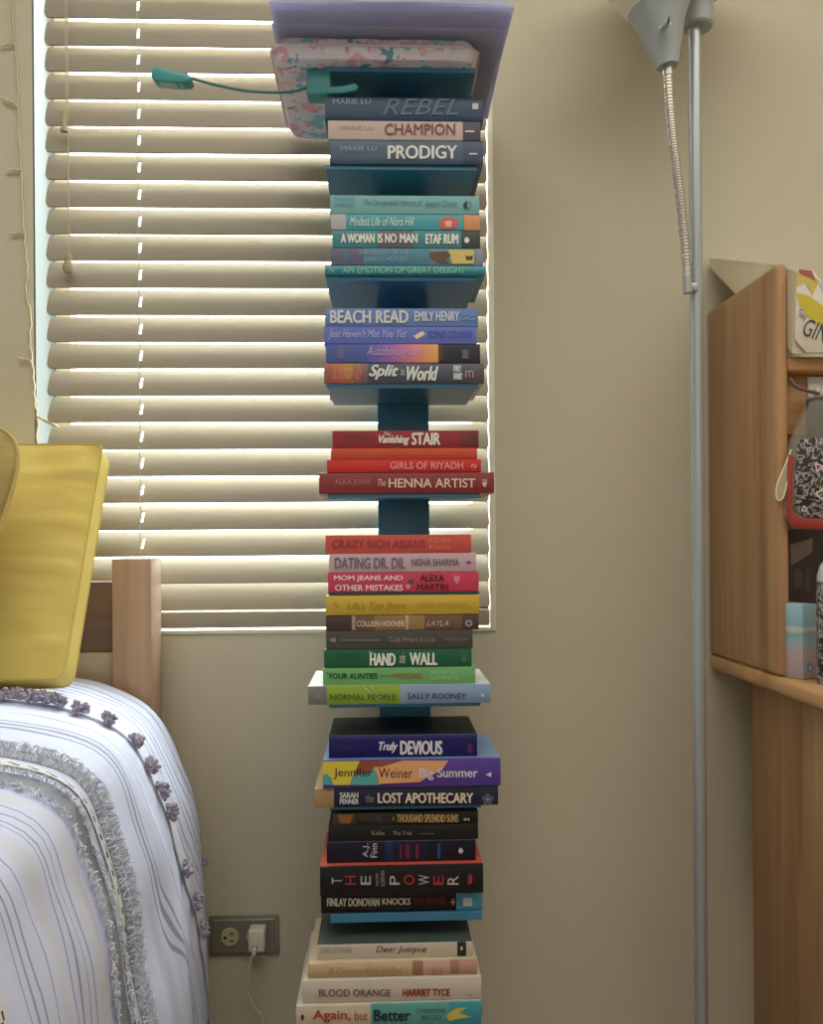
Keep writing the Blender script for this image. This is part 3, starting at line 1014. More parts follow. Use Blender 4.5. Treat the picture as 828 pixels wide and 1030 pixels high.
# ================================================================== FLOOR LAMP
m_grey = M((176, 182, 184), .3, metal=.35, var=.03, spec=.5, name='silver_paint')
m_sock = M((166, 174, 174), .45, var=.03, name='socket_grey')
m_chr = M((196, 190, 178), .36, metal=.75, var=.04, name='chrome')
m_shade = M((226, 218, 198), .6, var=.02, name='lamp_shade_plastic')
LD = 1.25
lp = U(700.5, 300, LD)
fl = empty('floor_lamp', (lp.x, LD, 0), 'silver-grey standing lamp with a second cone lamp on a bendy arm', 'lamp')
mb = MB()
mb.lathe((lp.x, LD, 0), (0, 0, 1), [(0, 0), (.125, 0), (.128, .006), (.12, .018), (.04, .026), (.014, .05)], m_grey, 40)
mb.build('base', fl)
mb = MB()
zcap = U(706, 26, LD).z
mb.tube([(lp.x, LD, .02), (lp.x, LD, 1.0), (lp.x, LD, zcap)], .0096, m_grey, 20)
mb.build('pole', fl)
mb = MB()
mb.lathe((lp.x + .005, LD, zcap - .004), (0, 0, 1), [(.002, 0), (.020, .0), (.0225, .003), (.0225, .03), (.023, .045)], m_sock, 36)
mb.build('uplight_socket', fl)
mb = MB()
mb.lathe((lp.x, LD, zcap + .038), (0, 0, 1), [(.0, .0), (.03, .002), (.07, .03), (.12, .09), (.135, .13), (.132, .13), (.115, .09), (.06, .03), (0, .006)], m_shade, 40)
mb.build('uplight_shade', fl)
# side lamp
SD = 1.2
pa, pb = U(671.5, 67, SD), U(661.5, 0, SD)
ax = (pb - pa).normalized()
L0 = (pb - pa).length
mb = MB()
rr0 = 11 * SD / FPX
mb.lathe(pa, ax, [(0, 0), (rr0, 0), (rr0 * 1.02, .003), (rr0 + (L0 * .66) * .29, L0 * .66), (rr0 + L0 * .31, L0 * .90), (rr0 + L0 * .30, L0 * .90), (0, L0 * .7)], m_sock, 40)
sk = mb.build('side_socket', fl)
mb = MB()
r1 = rr0 + L0 * .31
mb.lathe(pa + ax * (L0 * .86), ax, [(r1 * .97, 0), (r1 * 1.02, .004), (r1 + .045, .08), (r1 + .05, .10), (r1 + .047, .10), (r1 * .98, .006)], m_shade, 40)
mb.build('side_shade', fl)
mb = MB()
kp = U(671.5, 23, SD - .042)
mb.lathe(kp, (0.25, -1, .1), [(.0055, -.012), (.0055, .0), (.0042, .002), (0, .002)], m_grey, 18)
mb.box(kp + Vector((-.0012, -.008, -.004)), kp + Vector((.0012, -.001, .004)), M((60, 60, 60), .4), .0005)
mb.build('switch_knob', fl)
gn = catmull([U(671.5, 66, SD), U(674, 110, SD + .003), U(678, 150, SD + .01), U(683, 190, SD + .02), U(688, 235, SD + .03), U(691.5, 280, SD + .036)], 60)
mb = MB()
rad = [(.0076 if i < 20 else (.0066, .0071)[i // 2 % 2]) for i in range(len(gn))]
mb.tube(gn, rad, m_chr, 14)
mb.build('gooseneck', fl)
mb = MB()
e0 = U(691, 276, SD + .036)
e1 = U(692, 295, SD + .036)
mb.tube([e0, e1], .0068, m_grey, 16)
mb.box((e1.x, SD + .036, e1.z + .004), (lp.x - .002, SD + .048, e1.z + .016), m_grey, .002)
mb.build('arm_bracket', fl)

# ================================================================== DESK WITH HUTCH
m_oak = wood((148, 108, 68), (192, 150, 106), 'Z', .4, 'oak_veneer', 60)
m_oakx = wood((160, 114, 70), (206, 160, 108), 'X', .4, 'oak_edge', 60)
m_oaky = wood((160, 114, 70), (206, 160, 108), 'Y', .36, 'oak_top', 60)
DX = U(712, 500, WY).x
dtz = U(712, 657, WY).z
dbz = U(712, 672.5, WY).z
desk = empty('desk', (DX + .6, 1.1, 0), 'oak desk against the wall, its left end beside the standing lamp', 'desk')
mb = MB()
mb.box((DX, .80, dbz), (DX + 1.15, WY - .001, dtz), m_oaky, .009, 4)
mb.build('desk_top', desk)
for xx in (DX + .04, DX + 1.09):
    mb = MB()
    mb.box((xx, .84, 0), (xx + .022, 1.345, dbz), m_oak, .002)
    mb.build('side_panel', desk)
mb = MB()
mb.box((DX + .062, 1.31, .35), (DX + 1.09, 1.328, dbz), m_oakx, .001)
mb.build('modesty_panel', desk)
hz1 = U(712, 314, WY).z
HF = 1.166
hut = empty('desk_hutch', (DX + .55, 1.28, dtz), 'oak shelf unit standing on the back of the desk', 'hutch')
for xx in (DX, DX + 1.11):
    mb = MB()
    mb.box((xx, HF, dtz), (xx + .0175, WY - .002, hz1), m_oak, .007, 4)
    mb.build('side_panel', hut)
sz1, sz0 = U(812, 357.5, HF).z, U(812, 373.5, HF).z
mb = MB()
mb.box((DX + .0175, HF + .004, sz0), (DX + 1.11, WY - .002, sz1), m_oakx, .006, 3)
mb.build('shelf_board', hut)
mb = MB()
mb.box((DX + .0175, HF + .028, sz0 - .085), (DX + 1.11, HF + .044, sz0), m_oakx, .001)
mb.build('apron_rail', hut)
mb = MB()
mb.box((DX + .0175, WY - .016, dtz), (DX + 1.11, WY - .004, sz0), m_oakx)
mb.build('back_panel', hut)

# big book leaning on the hutch's top shelf
m_wp = M((222, 214, 196), .6, var=.04, name='white_cover')
bxl = DX + .019
BX = lambda y: DX + .019 - .016 * max(0, min(1, (y - 1.2) / .21))
P1, P2, P3, P4, P5 = (1.158, sz1 + .001), (1.405, CAMH + .456), (1.412, CAMH + .474), (1.2, CAMH + .393), (1.150, CAMH + .368)
ck = empty('cookbook', (bxl + .1, 1.27, sz1), 'big white and yellow book slumped on the top board of the desk shelf', 'book')
mb = MB()
poly = [(BX(y), y, z) for y, z in (P1, P2, P3, P4, P5)]
BW = .15
far_ = [(x + BW, y, max(z - dz, sz1 + .012 * q)) for q, ((x, y, z), dz) in enumerate(zip(poly, (0, .12, .13, .125, .10)))]


def hexa(mb, a, b, m):
    t = bmesh.new()
    va, vb = [t.verts.new(p) for p in a], [t.verts.new(p) for p in b]
    t.faces.new(va)
    t.faces.new(vb[::-1])
    for i in range(len(a)):
        k = (i + 1) % len(a)
        t.faces.new((va[i], va[k], vb[k], vb[i]))
    bmesh.ops.recalc_face_normals(t, faces=t.faces[:])
    mb.join(t, m)


hexa(mb, poly, far_, M((218, 206, 176), .8, var=.08, vscale=200, name='book_paper'))
mb.build('page_block', ck)
mb = MB()
f0, f1 = Vector((bxl + .001, P1[0] - .004, P1[1])), Vector((bxl + .001, P5[0] - .004, P5[1] + .004))
A = lambda u, v, q=0: Vector((bxl + .001 + .188 * u, f0.y + (f1.y - f0.y) * v - .0005 * q, f0.z + (f1.z - f0.z) * v))
mb.prism([A(.09, 0), A(.79, 0), A(.79, .15), A(.30, .62), A(.12, .99), A(0, 1), A(0, .16)], (0, .0035, 0), m_wp, .0006)
up = lambda p, e: Vector(p) + Vector((0, 0, e))
hexa(mb, [up(poly[4], .002), up(poly[3], .003), up(poly[2], .003), up(poly[2], .0005), up(poly[3], .0005), up(poly[4], .0)],
     [up(far_[4], .002), up(far_[3], .003), up(far_[2], .003), up(far_[2], .0005), up(far_[3], .0005), up(far_[4], .0)], m_wp)
mb.build('cover', ck)
mb = MB()
mb.poly([A(0, .72, 1), A(.02, .58, 1), A(.10, .42, 1), A(.2, .30, 1), A(.34, .27, 1), A(.34, .5, 1), A(.2, .56, 1), A(.1, .68, 1)], ink((206, 192, 66)))
mb.poly([A(0, .98, 1), A(0, .80, 1), A(.06, .84, 1), A(.12, .70, 1), A(.17, .86, 1), A(.1, .96, 1)], ink((212, 190, 100)))
mb.poly([A(.01, 1, 2), A(.02, .95, 2), A(.10, .90, 2), A(.14, .86, 2), A(.11, .98, 2)], ink((176, 96, 92)))
mb.poly([A(.17, .80, 1), A(.30, .50, 1), A(.30, .60, 1), A(.17, .86, 1)], ink((192, 194, 190)))
mb.build('cover_art', ck, recalc=False)
mb = MB()
e1_, e2_ = A(.17, .08, 2) - A(.03, .33, 2), A(.085, .40, 2) - A(.03, .33, 2)
text_into(mb, 'GINO', A(.04, .22, 2), (A(.30, .06, 2) - A(.04, .22, 2)), (A(.09, .42, 2) - A(.04, .22, 2)), ink((84, 80, 86)), 0)
text_into(mb, 'Say', A(.01, .42, 2), (A(.07, .36, 2) - A(.01, .42, 2)), (A(.03, .53, 2) - A(.01, .42, 2)), ink((110, 106, 110)), 0)
mb.build('title_lettering', ck, recalc=False)

# adhesive hook
m_hook = M((226, 222, 212), .3, var=.02, name='white_plastic')
AY = HF + .028
hk0, hk1 = U(811.5, 401, AY), U(828.5, 379.5, AY)
hook = empty('wall_hook', ((hk0.x + hk1.x) / 2, AY, hk0.z), 'white stick-on hook under the desk shelf board holding the bag', 'hook')
mb = MB()
mb.box((hk0.x, AY - .004, hk0.z), (hk1.x, AY, hk1.z), m_hook, .0015, 3)
mb.build('back_plate', hook)
mb = MB()
hxm = (hk0.x + hk1.x) / 2
mb.tube(catmull([(hxm, AY - .004, hk0.z + .014), (hxm, AY - .008, hk0.z + .005), (hxm, AY - .014, hk0.z + .0), (hxm, AY - .019, hk0.z + .003), (hxm, AY - .02, hk0.z + .009)], 5), .0032, m_hook, 10)
mb.build('hook_arm', hook)

# clear bag with black lace print and red trim
BD = HF - .008
m_clr = clear((206, 202, 186), .24, .12)
m_red = M((156, 60, 54), .35, var=.12, vscale=80, name='red_vinyl')


def lace():
    m = bpy.data.materials.new('black_lace_print')
    m.use_nodes = True
    n, l = m.node_tree.nodes, m.node_tree.links
    b = n['Principled BSDF']
    b.inputs['Roughness'].default_value = .3
    t = n.new('ShaderNodeTexCoord')
    nz = n.new('ShaderNodeTexNoise')
    nz.inputs['Scale'].default_value = 55
    nz.inputs['Detail'].default_value = 4
    nz.inputs['Distortion'].default_value = 2.2
    l.new(t.outputs['Object'], nz.inputs['Vector'])
    r = n.new('ShaderNodeValToRGB')
    e = r.color_ramp.elements
    e[0].position = .47
    e[0].color = lin((44, 40, 42)) + (1,)
    e[1].position = .60
    e[1].color = lin((52, 48, 50)) + (1,)
    q = e.new(.535)
    q.color = lin((190, 182, 178)) + (1,)
    l.new(nz.outputs['Fac'], r.inputs[0])
    l.new(r.outputs[0], b.inputs['Base Color'])
    return m


m_lace = lace()
ctrx = 846
mir = lambda pts: pts + [(2 * ctrx - x, y) for x, y in reversed(pts)]
bagz = U(ctrx, 533, BD).z
bag = empty('hanging_bag', (U(ctrx, 450, BD).x, BD, bagz), 'clear bag with black lace print and red trim hanging from the white hook', 'bag')


def slab(pts, d, th, m, bev=.002):
    mb = MB()
    mb.prism([U(x, y, d) for x, y in pts], (0, th, 0), m, bev, True)
    return mb


slab(mir([(821, 402), (815, 404), (806, 424), (799, 440), (796, 452), (792, 470), (791, 518), (794, 526), (802, 531), (820, 533)]), BD, .014, m_clr).build('clear_body', bag)
slab(mir([(822, 440), (806, 442), (803, 446), (800, 480), (799, 512), (808, 519), (822, 521)]), BD - .002, .0015, m_lace, .0004).build('lace_panel', bag)
o = slab([(812, 402), (826, 399), (846, 398), (846, 441), (813, 441)], BD + .003, .004, M((46, 44, 42), .4, name='dark_lining'), .001).build('lining', bag)
mb = MB()
mb.prism([U(x, y, BD - .003) for x, y in [(793.5, 457), (799.5, 459), (797.5, 480), (797, 515), (805, 521.5), (880, 523), (880, 532.5), (803, 531.5), (795, 527), (791.5, 520)]], (0, .003, 0), m_red, .0008, True)
mb.build('red_trim', bag)
mb = MB()
loop = [U(x, y, BD - .001) for x, y in [(796, 452), (790, 468), (783, 484), (780.5, 496), (783, 503), (788, 500), (792, 484)]]
mb.prism(loop, (0, .005, 0), clear((226, 216, 176), .55, .2), .001)
mb.tube(catmull(loop, 4), .0012, M((226, 216, 180), .4, name='vinyl_edge'), 6)
mb.build('side_flap', bag)
mb = MB()
mb.tube(catmull([U(795, 381, BD + .02), U(803, 390, BD + .014), (hxm, AY - .012, hk0.z + .0045), U(836, 402, BD + .006), U(846, 401, BD + .006)], 6), [.0026] * 24 + [.0026], M((120, 92, 88), .7, name='cord'), 8)
mb.build('strap', bag)
# little pale print motifs on the lace
mb = MB()
for cx, cy, r, c in ((823.5, 470, 4.2, (226, 196, 202)), (826, 497, 5.5, (206, 196, 170)), (838, 480, 5, (220, 200, 204)), (809, 512, 3.2, (196, 190, 180)), (816, 452, 2.5, (200, 192, 190))):
    ring = []
    for k in range(14):
        a = 2 * PI * k / 14
        rr = r * (1 + .25 * math.cos(3 * a + cx))
        ring.append((cx + rr * .9 * math.cos(a), cy + rr * math.sin(a)))
    for k in range(14):
        j = (k + 1) % 14
        i0 = [(cx + (x - cx) * .55, cy + (y - cy) * .55) for x, y in (ring[k], ring[j])]
        mb.poly([U(*p, BD - .0026) for p in (ring[k], ring[j], i0[1], i0[0])], ink(c))
mb.build('print_motif', bag, recalc=False)

# things standing on the desk under the shelf
mb = MB()
pd = 1.30
for nm in (0,):
    pa_, pb_ = U(792, 612, pd), U(832, 532, pd)
pic = empty('photo_print', (pa_.x + .04, pd, dtz), 'dark photo print propped behind the pastel box in the desk shelf', 'picture')
mb = MB()
mb.box((pa_.x + .002, pd, dtz + .0005), (pa_.x + .115, pd + .004, pb_.z), M((66, 60, 58), .35, var=.25, vscale=26, name='dark_photo'), .0005)
mb.build('print_sheet', pic)
mb = MB()
mb.poly([U(795, 548, pd - .0006), U(818, 541, pd - .0006), U(817, 556, pd - .0006), U(796, 569, pd - .0006)], ink((132, 122, 112)))
mb.poly([U(798, 575, pd - .0006), U(803, 570, pd - .0006), U(808, 578, pd - .0006), U(806, 590, pd - .0006), U(799, 592, pd - .0006)], ink((92, 84, 82)))
mb.poly([U(810, 572, pd - .0006), U(815, 574, pd - .0006), U(815, 594, pd - .0006), U(809, 596, pd - .0006)], ink((84, 78, 76)))
mb.build('photo_image', pic, recalc=False)


def pastel():
    m = bpy.data.materials.new('pastel_print')
    m.use_nodes = True
    n, l = m.node_tree.nodes, m.node_tree.links
    b = n['Principled BSDF']
    b.inputs['Roughness'].default_value = .45
    t = n.new('ShaderNodeTexCoord')
    s = n.new('ShaderNodeSeparateXYZ')
    l.new(t.outputs['Generated'], s.inputs[0])
    nz = n.new('ShaderNodeTexNoise')
    nz.inputs['Scale'].default_value = 3
    l.new(t.outputs['Generated'], nz.inputs['Vector'])
    ad = n.new('ShaderNodeMath')
    ad.operation = 'MULTIPLY_ADD'
    ad.inputs[1].default_value = .12
    l.new(nz.outputs['Fac'], ad.inputs[0])
    l.new(s.outputs['Z'], ad.inputs[2])
    r = n.new('ShaderNodeValToRGB')
    e = r.color_ramp.elements
    e[0].position = .0
    e[0].color = lin((168, 160, 164)) + (1,)
    e[1].position = 1.05
    e[1].color = lin((158, 190, 196)) + (1,)
    for p, c in ((.40, (196, 172, 172)), (.52, (160, 186, 192)), (.66, (132, 172, 180)), (.72, (206, 206, 190)), (.78, (136, 176, 186))):
        q = e.new(p)
        q.color = lin(c) + (1,)
    l.new(ad.outputs[0], r.inputs[0])
    l.new(r.outputs[0], b.inputs['Base Color'])
    return m


tb = empty('tissue_box', (DX + .065, 1.165, dtz), 'small light blue and pink printed box standing on the oak desk', 'box')
mb = MB()
tz = U(810, 608, 1.15).z
ROT = Matrix.Rotation(math.radians(-38), 3, 'Z')
bw = .058
c0 = U(808, 686, 1.139)
corner = Vector((c0.x, 1.139, dtz))
e_r = ROT @ Vector((1, 0, 0))
e_l = ROT @ Vector((0, 1, 0))
ang = math.radians(22)
e_r = Vector((math.cos(ang), math.sin(ang), 0))
e_l = Vector((-math.sin(ang), math.cos(ang), 0))
wr_, wl_ = .03, .045
base = [corner + Vector((0, 0, .0004)), corner + e_r * wr_ + Vector((0, 0, .0004)), corner + e_r * wr_ + e_l * wl_ + Vector((0, 0, .0004)), corner + e_l * wl_ + Vector((0, 0, .0004))]
mb.prism(base, (0, 0, tz - dtz), pastel(), .0012)
mb.build('carton', tb)
mb = MB()
q0 = corner + e_r * .012 + Vector((0, 0, .010)) - e_l * .0006
mb.poly([q0 + e_r * (.0055 * math.cos(2 * PI * k / 18)) + Vector((0, 0, .0065 + .0065 * math.sin(2 * PI * k / 18))) for k in range(18)], ink((110, 156, 196)))
q0 = q0 - e_l * .0004
mb.poly([q0 + e_r * (x * .0055) + Vector((0, 0, .0065 + z * .006)) for x, z in ((-.4, -.6), (.5, -.6), (.5, -.2), (.1, .5), (-.2, .4))], ink((206, 216, 222)))
mb.build('round_emblem', tb, recalc=False)
jar = empty('patterned_jar', (U(842, 690, 1.10).x, 1.10, dtz), 'dark patterned jar with a clear rounded lid at the picture edge', 'jar')
mb = MB()
jx = U(842, 690, 1.10).x
r_j = jx - U(823.5, 640, 1.10).x
jz = U(842, 585, 1.10).z
mb.lathe((jx, 1.10, dtz), (0, 0, 1), [(0, .0004), (r_j * .94, .0004), (r_j, .004), (r_j, jz - dtz - .004), (r_j * .95, jz - dtz), (0, jz - dtz)], m_lace, 32)
mb.build('jar_body', jar)
mb = MB()
lz = jz + .035
mb.lathe((jx, 1.10, jz), (0, 0, 1), [(r_j * .98, 0), (r_j * .96, .008), (r_j * .8, .022), (r_j * .4, .032), (0, .034)], M((196, 190, 182), .15, name='glossy_lid'), 32)
mb.build('jar_lid', jar)

# ================================================================== BED
m_bed = wood((150, 120, 96), (184, 154, 124), 'Z', .45, 'pale_beech', 50)
m_bedx = wood((106, 82, 64), (132, 104, 82), 'X', .5, 'beech_shaded', 50)  # darker beech: shade on the recessed panel is put into the colour
m_bedl = wood((176, 156, 138), (200, 182, 160), 'X', .45, 'beech_rail_lit', 50)  # paler beech: light falling on the lower rail is put into the colour
PD = 1.318
pxl, pxr = U(112.5, 620, PD).x, U(152.5, 620, PD).x
ptop = U(132, 562, PD).z
bed = empty('bed', (-.85, .5, 0), 'beech bed frame with square headboard posts in front of the window', 'bed')
for xx in (pxl, -1.42):
    mb = MB()
    mb.box((xx, PD, 0), (xx + pxr - pxl, 1.378, ptop), m_bed, .0025, 2)
    mb.build('headboard_post', bed)
mb = MB()
mb.box((-1.42 + pxr - pxl, 1.342, U(90, 657, 1.342).z), (pxl, 1.362, U(90, 585, 1.342).z), m_bedx, .003)
mb.build('headboard_panel', bed)
mb = MB()
mb.box((-1.42 + pxr - pxl, 1.334, U(90, 700, 1.334).z), (pxl, 1.364, U(90, 657, 1.334).z), m_bedl, .003)
mb.build('headboard_rail', bed)
mb = MB()
mb.box((-.43, -.6, .28), (-.405, 1.318, .40), m_bed, .003)
mb.build('side_rail', bed)
for xx in (-.43, -1.42):
    mb = MB()
    mb.box((xx, -.66, 0), (xx + .055, -.60, .55), m_bed, .003)
    mb.build('foot_post', bed)
mat_ = empty('mattress', (-.88, .4, .40), 'pale mattress under the striped bed cover', 'mattress')
mb = MB()
mb.box((-1.36, -.59, .40), (-.46, 1.30, CAMH - .25), M((214, 210, 204), .9, name='ticking'), .03, 4)
mb.build('mattress_body', mat_)

# ---- striped cover
FAR = [(-1.38, -.192), (-.9, -.192), (-.62, -.194), (-.505, -.200), (-.425, -.214), (-.349, -.258), (-.301, -.352), (-.281, -.446), (-.2735, -.5555), (-.273, -.68), (-.272, -.80)]
NEAR = [(-1.38, -.195), (-.9, -.195), (-.55, -.198), (-.43, -.204), (-.345, -.214), (-.295, -.238), (-.272, -.29), (-.252, -.355), (-.244, -.43), (-.222, -.55), (-.215, -.80)]
ZN, ZF = .80, 1.30
NU = 110


def profile(P):
    c = catmull([Vector((x, 0, h)) for x, h in P], 40)
    L = [0]
    for i in range(1, len(c)):
        L.append(L[-1] + (c[i] - c[i - 1]).length)
    return c, L


_pf, _pn = profile(FAR), profile(NEAR)
_u0, _u1 = .16, 1.0


def samp(cl, u):
    c, L = cl
    s = u * L[-1]
    lo, hi = 0, len(L) - 1
    while hi - lo > 1:
        md = (lo + hi) // 2
        if L[md] <= s:
            lo = md
        else:
            hi = md
    t = (s - L[lo]) / max(1e-9, L[hi] - L[lo])
    return c[lo].lerp(c[hi], min(max(t, 0), 1))


def surf(u, y, lift=0.0):
    t = min(max((y - ZN) / (ZF - ZN), -.35), 1)
    a, b = samp(_pn, u), samp(_pf, u)
    p = a.lerp(b, t)
    du = samp(_pn, min(u + .01, 1)).lerp(samp(_pf, min(u + .01, 1)), t) - samp(_pn, max(u - .01, 0)).lerp(samp(_pf, max(u - .01, 0)), t)
    n = Vector((-du.z, 0, du.x)).normalized()
    side = min(1, max(0, (u - .55) / .2))
    wr = .0075 * noise.noise(Vector((u * 5, y * 9, 1.3))) + .004 * noise.noise(Vector((u * 7, y * 30 - u * 12, 7.7))) * (.4 + side) + .0016 * noise.noise(Vector((u * 30, y * 60, 2.2)))
    p = Vector((p.x, y, CAMH + p.z))
    return p + n * (wr + lift)


def drift(h, y):
    s = min(1, max(0, (y - .91) / .16))
    s = s * s * (3 - 2 * s)
    return .26 * (1 - math.exp(-2.4 * max(0, -h - .31) ** 1.9 / .26)) * s


def y_of(v, u):
    y = v
    for _ in range(12):
        p = surf(u, y)
        y = min(v + drift(p.z - CAMH, y), 1.30)
    return y


def throw_mat():
    m = bpy.data.materials.new('striped_cotton')
    m.use_nodes = True
    n, l = m.node_tree.nodes, m.node_tree.links
    b = n['Principled BSDF']
    b.inputs['Roughness'].default_value = .9
    b.inputs['Specular IOR Level'].default_value = .1
    uv = n.new('ShaderNodeUVMap')
    sp = n.new('ShaderNodeSeparateXYZ')
    l.new(uv.outputs[0], sp.inputs[0])
    nz = n.new('ShaderNodeTexNoise')
    nz.inputs['Scale'].default_value = 5
    nz.inputs['Detail'].default_value = 2
    l.new(uv.outputs[0], nz.inputs['Vector'])
    ad = n.new('ShaderNodeMath')
    ad.operation = 'MULTIPLY_ADD'
    ad.inputs[1].default_value = .035
    l.new(nz.outputs['Fac'], ad.inputs[0])
    l.new(sp.outputs[1], ad.inputs[2])
    off = .0175

    def lines(lst):
        cur = None
        for c, w_ in lst:
            k = n.new('ShaderNodeMath')
            k.operation = 'COMPARE'
            k.inputs[1].default_value = c + off
            k.inputs[2].default_value = w_
            l.new(ad.outputs[0], k.inputs[0])
            if cur is None:
                cur = k.outputs[0]
            else:
                mx = n.new('ShaderNodeMath')
                mx.operation = 'MAXIMUM'
                l.new(cur, mx.inputs[0])
                l.new(k.outputs[0], mx.inputs[1])
                cur = mx.outputs[0]
        return cur
    thin = lines([(.965, .0022), (.978, .0032), (.99, .0018), (1.03, .0012), (1.15, .0014), (1.165, .0018), (1.19, .0024), (1.205, .002), (1.225, .003), (1.245, .0018), (1.275, .0022),
                  (.705, .0012), (.692, .0009), (.679, .0016), (.667, .001), (.632, .0008), (.612, .0012), (.601, .0016), (.590, .0008), (.52, .0012), (.505, .001), (.47, .0016)])
    band = lines([(.780, .020), (.860, .016)])
    tan = lines([(1.12, .022), (1.16, .01), (.727, .012), (.65, .008)])
    base = n.new('ShaderNodeMix')
    base.data_type = 'RGBA'
    base.inputs[6].default_value = lin((214, 221, 246)) + (1,)
    base.inputs[7].default_value = lin((216, 214, 214)) + (1,)
    tm = n.new('ShaderNodeMath')
    tm.operation = 'MULTIPLY'
    tm.inputs[1].default_value = .35
    l.new(tan, tm.inputs[0])
    l.new(tm.outputs[0], base.inputs[0])
    g = n.new('ShaderNodeMix')
    g.data_type = 'RGBA'
    g.inputs[7].default_value = lin((158, 165, 190)) + (1,)
    l.new(base.outputs[2], g.inputs[6])
    l.new(thin, g.inputs[0])
    g2 = n.new('ShaderNodeMix')
    g2.data_type = 'RGBA'
    g2.inputs[7].default_value = lin((150, 155, 165)) + (1,)
    l.new(g.outputs[2], g2.inputs[6])
    l.new(band, g2.inputs[0])
    l.new(g2.outputs[2], b.inputs['Base Color'])
    n3 = n.new('ShaderNodeTexNoise')
    n3.inputs['Scale'].default_value = 220
    l.new(uv.outputs[0], n3.inputs['Vector'])
    bp = n.new('ShaderNodeBump')
    bp.inputs['Strength'].default_value = .25
    bp.inputs['Distance'].default_value = .001
    l.new(n3.outputs['Fac'], bp.inputs['Height'])
    l.new(bp.outputs['Normal'], b.inputs['Normal'])
    return m


quilt = empty('bed_cover', (-.85, .8, CAMH - .20), 'white and grey striped bed cover with fringed bands draped over the bed', 'blanket')
bm = bmesh.new()
uvl = bm.loops.layers.uv.new('UVMap')
NY = 230
Y0, Y1 = -.56, 1.302
grid = []
for j in range(NY + 1):
    y = Y0 + (Y1 - Y0) * j / NY
    row = []
    for i in range(NU + 1):
        u = .02 + .98 * i / NU
        p = surf(u, y)
        v = bm.verts.new(p - _wloc(quilt))
        row.append((v, u * (_pf[1][-1]), y - drift(p.z - CAMH, y)))
    grid.append(row)
for j in range(NY):
    for i in range(NU):
        q = (grid[j][i], grid[j][i + 1], grid[j + 1][i + 1], grid[j + 1][i])
        f = bm.faces.new([x[0] for x in q])
        f.smooth = True
        for lp_, x in zip(f.loops, q):
            lp_[uvl].uv = (x[1], x[2])
me = bpy.data.meshes.new('cover_cloth')
bm.to_mesh(me)
bm.free()
me.materials.append(throw_mat())
qc = bpy.data.objects.new('cover_cloth', me)
C.objects.link(qc)
qc.parent = quilt
sm = qc.modifiers.new('thickness', 'SOLIDIFY')
sm.thickness = .006
sm.offset = -1

# braids: black and white woven zigzag ribbons
m_bw, m_bk = M((222, 222, 218), .9, var=.05), M((62, 64, 76), .9, var=.05)
for v0, wv in ((.822, .013), (.552, .011)):
    mb = MB()
    N = 190
    rows = 4
    V = []
    for i in range(N + 1):
        u = .30 + .70 * i / N
        V.append([mb.bm.verts.new(surf(u, y_of(v0 + wv * (k / rows - .5), u), .0022 + .0012 * math.sin(PI * k / rows))) for k in range(rows + 1)])
    for i in range(N):
        for k in range(rows):
            f = mb.bm.faces.new((V[i][k], V[i + 1][k], V[i + 1][k + 1], V[i][k + 1]))
            tri = [0, 1, 2, 1][(i // 1) % 4]
            f.material_index = mb.mi(m_bk if (k in (1, 2) and ((i + k) % 3 == 0)) else m_bw)
    mb.build('woven_braid', quilt, recalc=False)

# fringe tufts along the grey bands
rnd = random.Random(3)
m_fr = [M((226, 228, 232), .95, var=.06), M((200, 204, 214), .95, var=.06), M((172, 177, 188), .95, var=.06)]
for v0, dirv, cnt, ml in ((.877, 1, 1100, (1, 1, 2)), (.845, 1, 700, (1, 1, 2)), (.800, -1, 700, (0, 1, 1)), (.760, -1, 1100, (0, 1, 1))):
    mb = MB()
    for i in range(cnt):
        u = .30 + .70 * (i + rnd.random()) / cnt
        vv = v0 + rnd.uniform(-.003, .003)
        y = y_of(vv, u)
        ln = rnd.uniform(.005, .015)
        su = rnd.gauss(0, .004)
        pts = [surf(u, y, .001), surf(u + su * .4, y + dirv * ln * .5, .004 + rnd.random() * .004), surf(min(u + su, 1), y + dirv * ln, .002 + rnd.random() * .005)]
        mb.tube(pts, [.0006, .0006, .0003], m_fr[rnd.choice(ml)], 4, caps=False)
    mb.build('fringe', quilt, recalc=False)['kind'] = 'stuff'

# tassel string
m_tl = M((150, 143, 158), .95, var=.18, vscale=140, name='grey_lilac_yarn')
us = [.3 + .7 * i / 500 for i in range(501)]
line = [(u, surf(u, y_of(1.088, u), .0015)) for u in us]
mb = MB()
mb.tube([p for u, p in line[::4] if p.y < 1.297], .0019, m_fr[2], 6)
mb.build('tassel_string', quilt)
spots = [(4, 704), (16, 706), (28, 704), (40, 703), (52, 702), (61, 701), (83, 706), (110, 720), (134, 746), (150, 771), (160, 797), (168, 818), (173, 834), (187, 872), (197, 905), (203, 935)]
used = set()


def pom(p, nrm, r):
    mb = MB()
    for k in range(26):
        a = rnd.uniform(0, 2 * PI)
        el = rnd.uniform(-.1, 1)
        x = nrm.cross(Vector((0, 0, 1)) if abs(nrm.z) < .9 else Vector((1, 0, 0))).normalized()
        y = nrm.cross(x)
        d_ = (x * math.cos(a) + y * math.sin(a)) * math.sqrt(max(0, 1 - el * el)) + nrm * el
        c = p + nrm * r * .45
        tp = c + d_ * r * rnd.uniform(.8, 1.15)
        md = c + d_ * r * .55 + Vector((rnd.uniform(-1, 1), rnd.uniform(-1, 1), rnd.uniform(-1, 1))) * r * .12
        mb.tube([c, md, tp], [r * .2, r * .25, r * .16], m_tl, 6)
    mb.build('tassel', quilt)


def surf_n(u, y):
    e = .004
    n = (surf(min(u + e, 1), y) - surf(u - e, y)).cross(surf(u, y + e) - surf(u, y - e))
    n.normalize()
    return n if n.dot(CAM - surf(u, y)) > 0 else -n


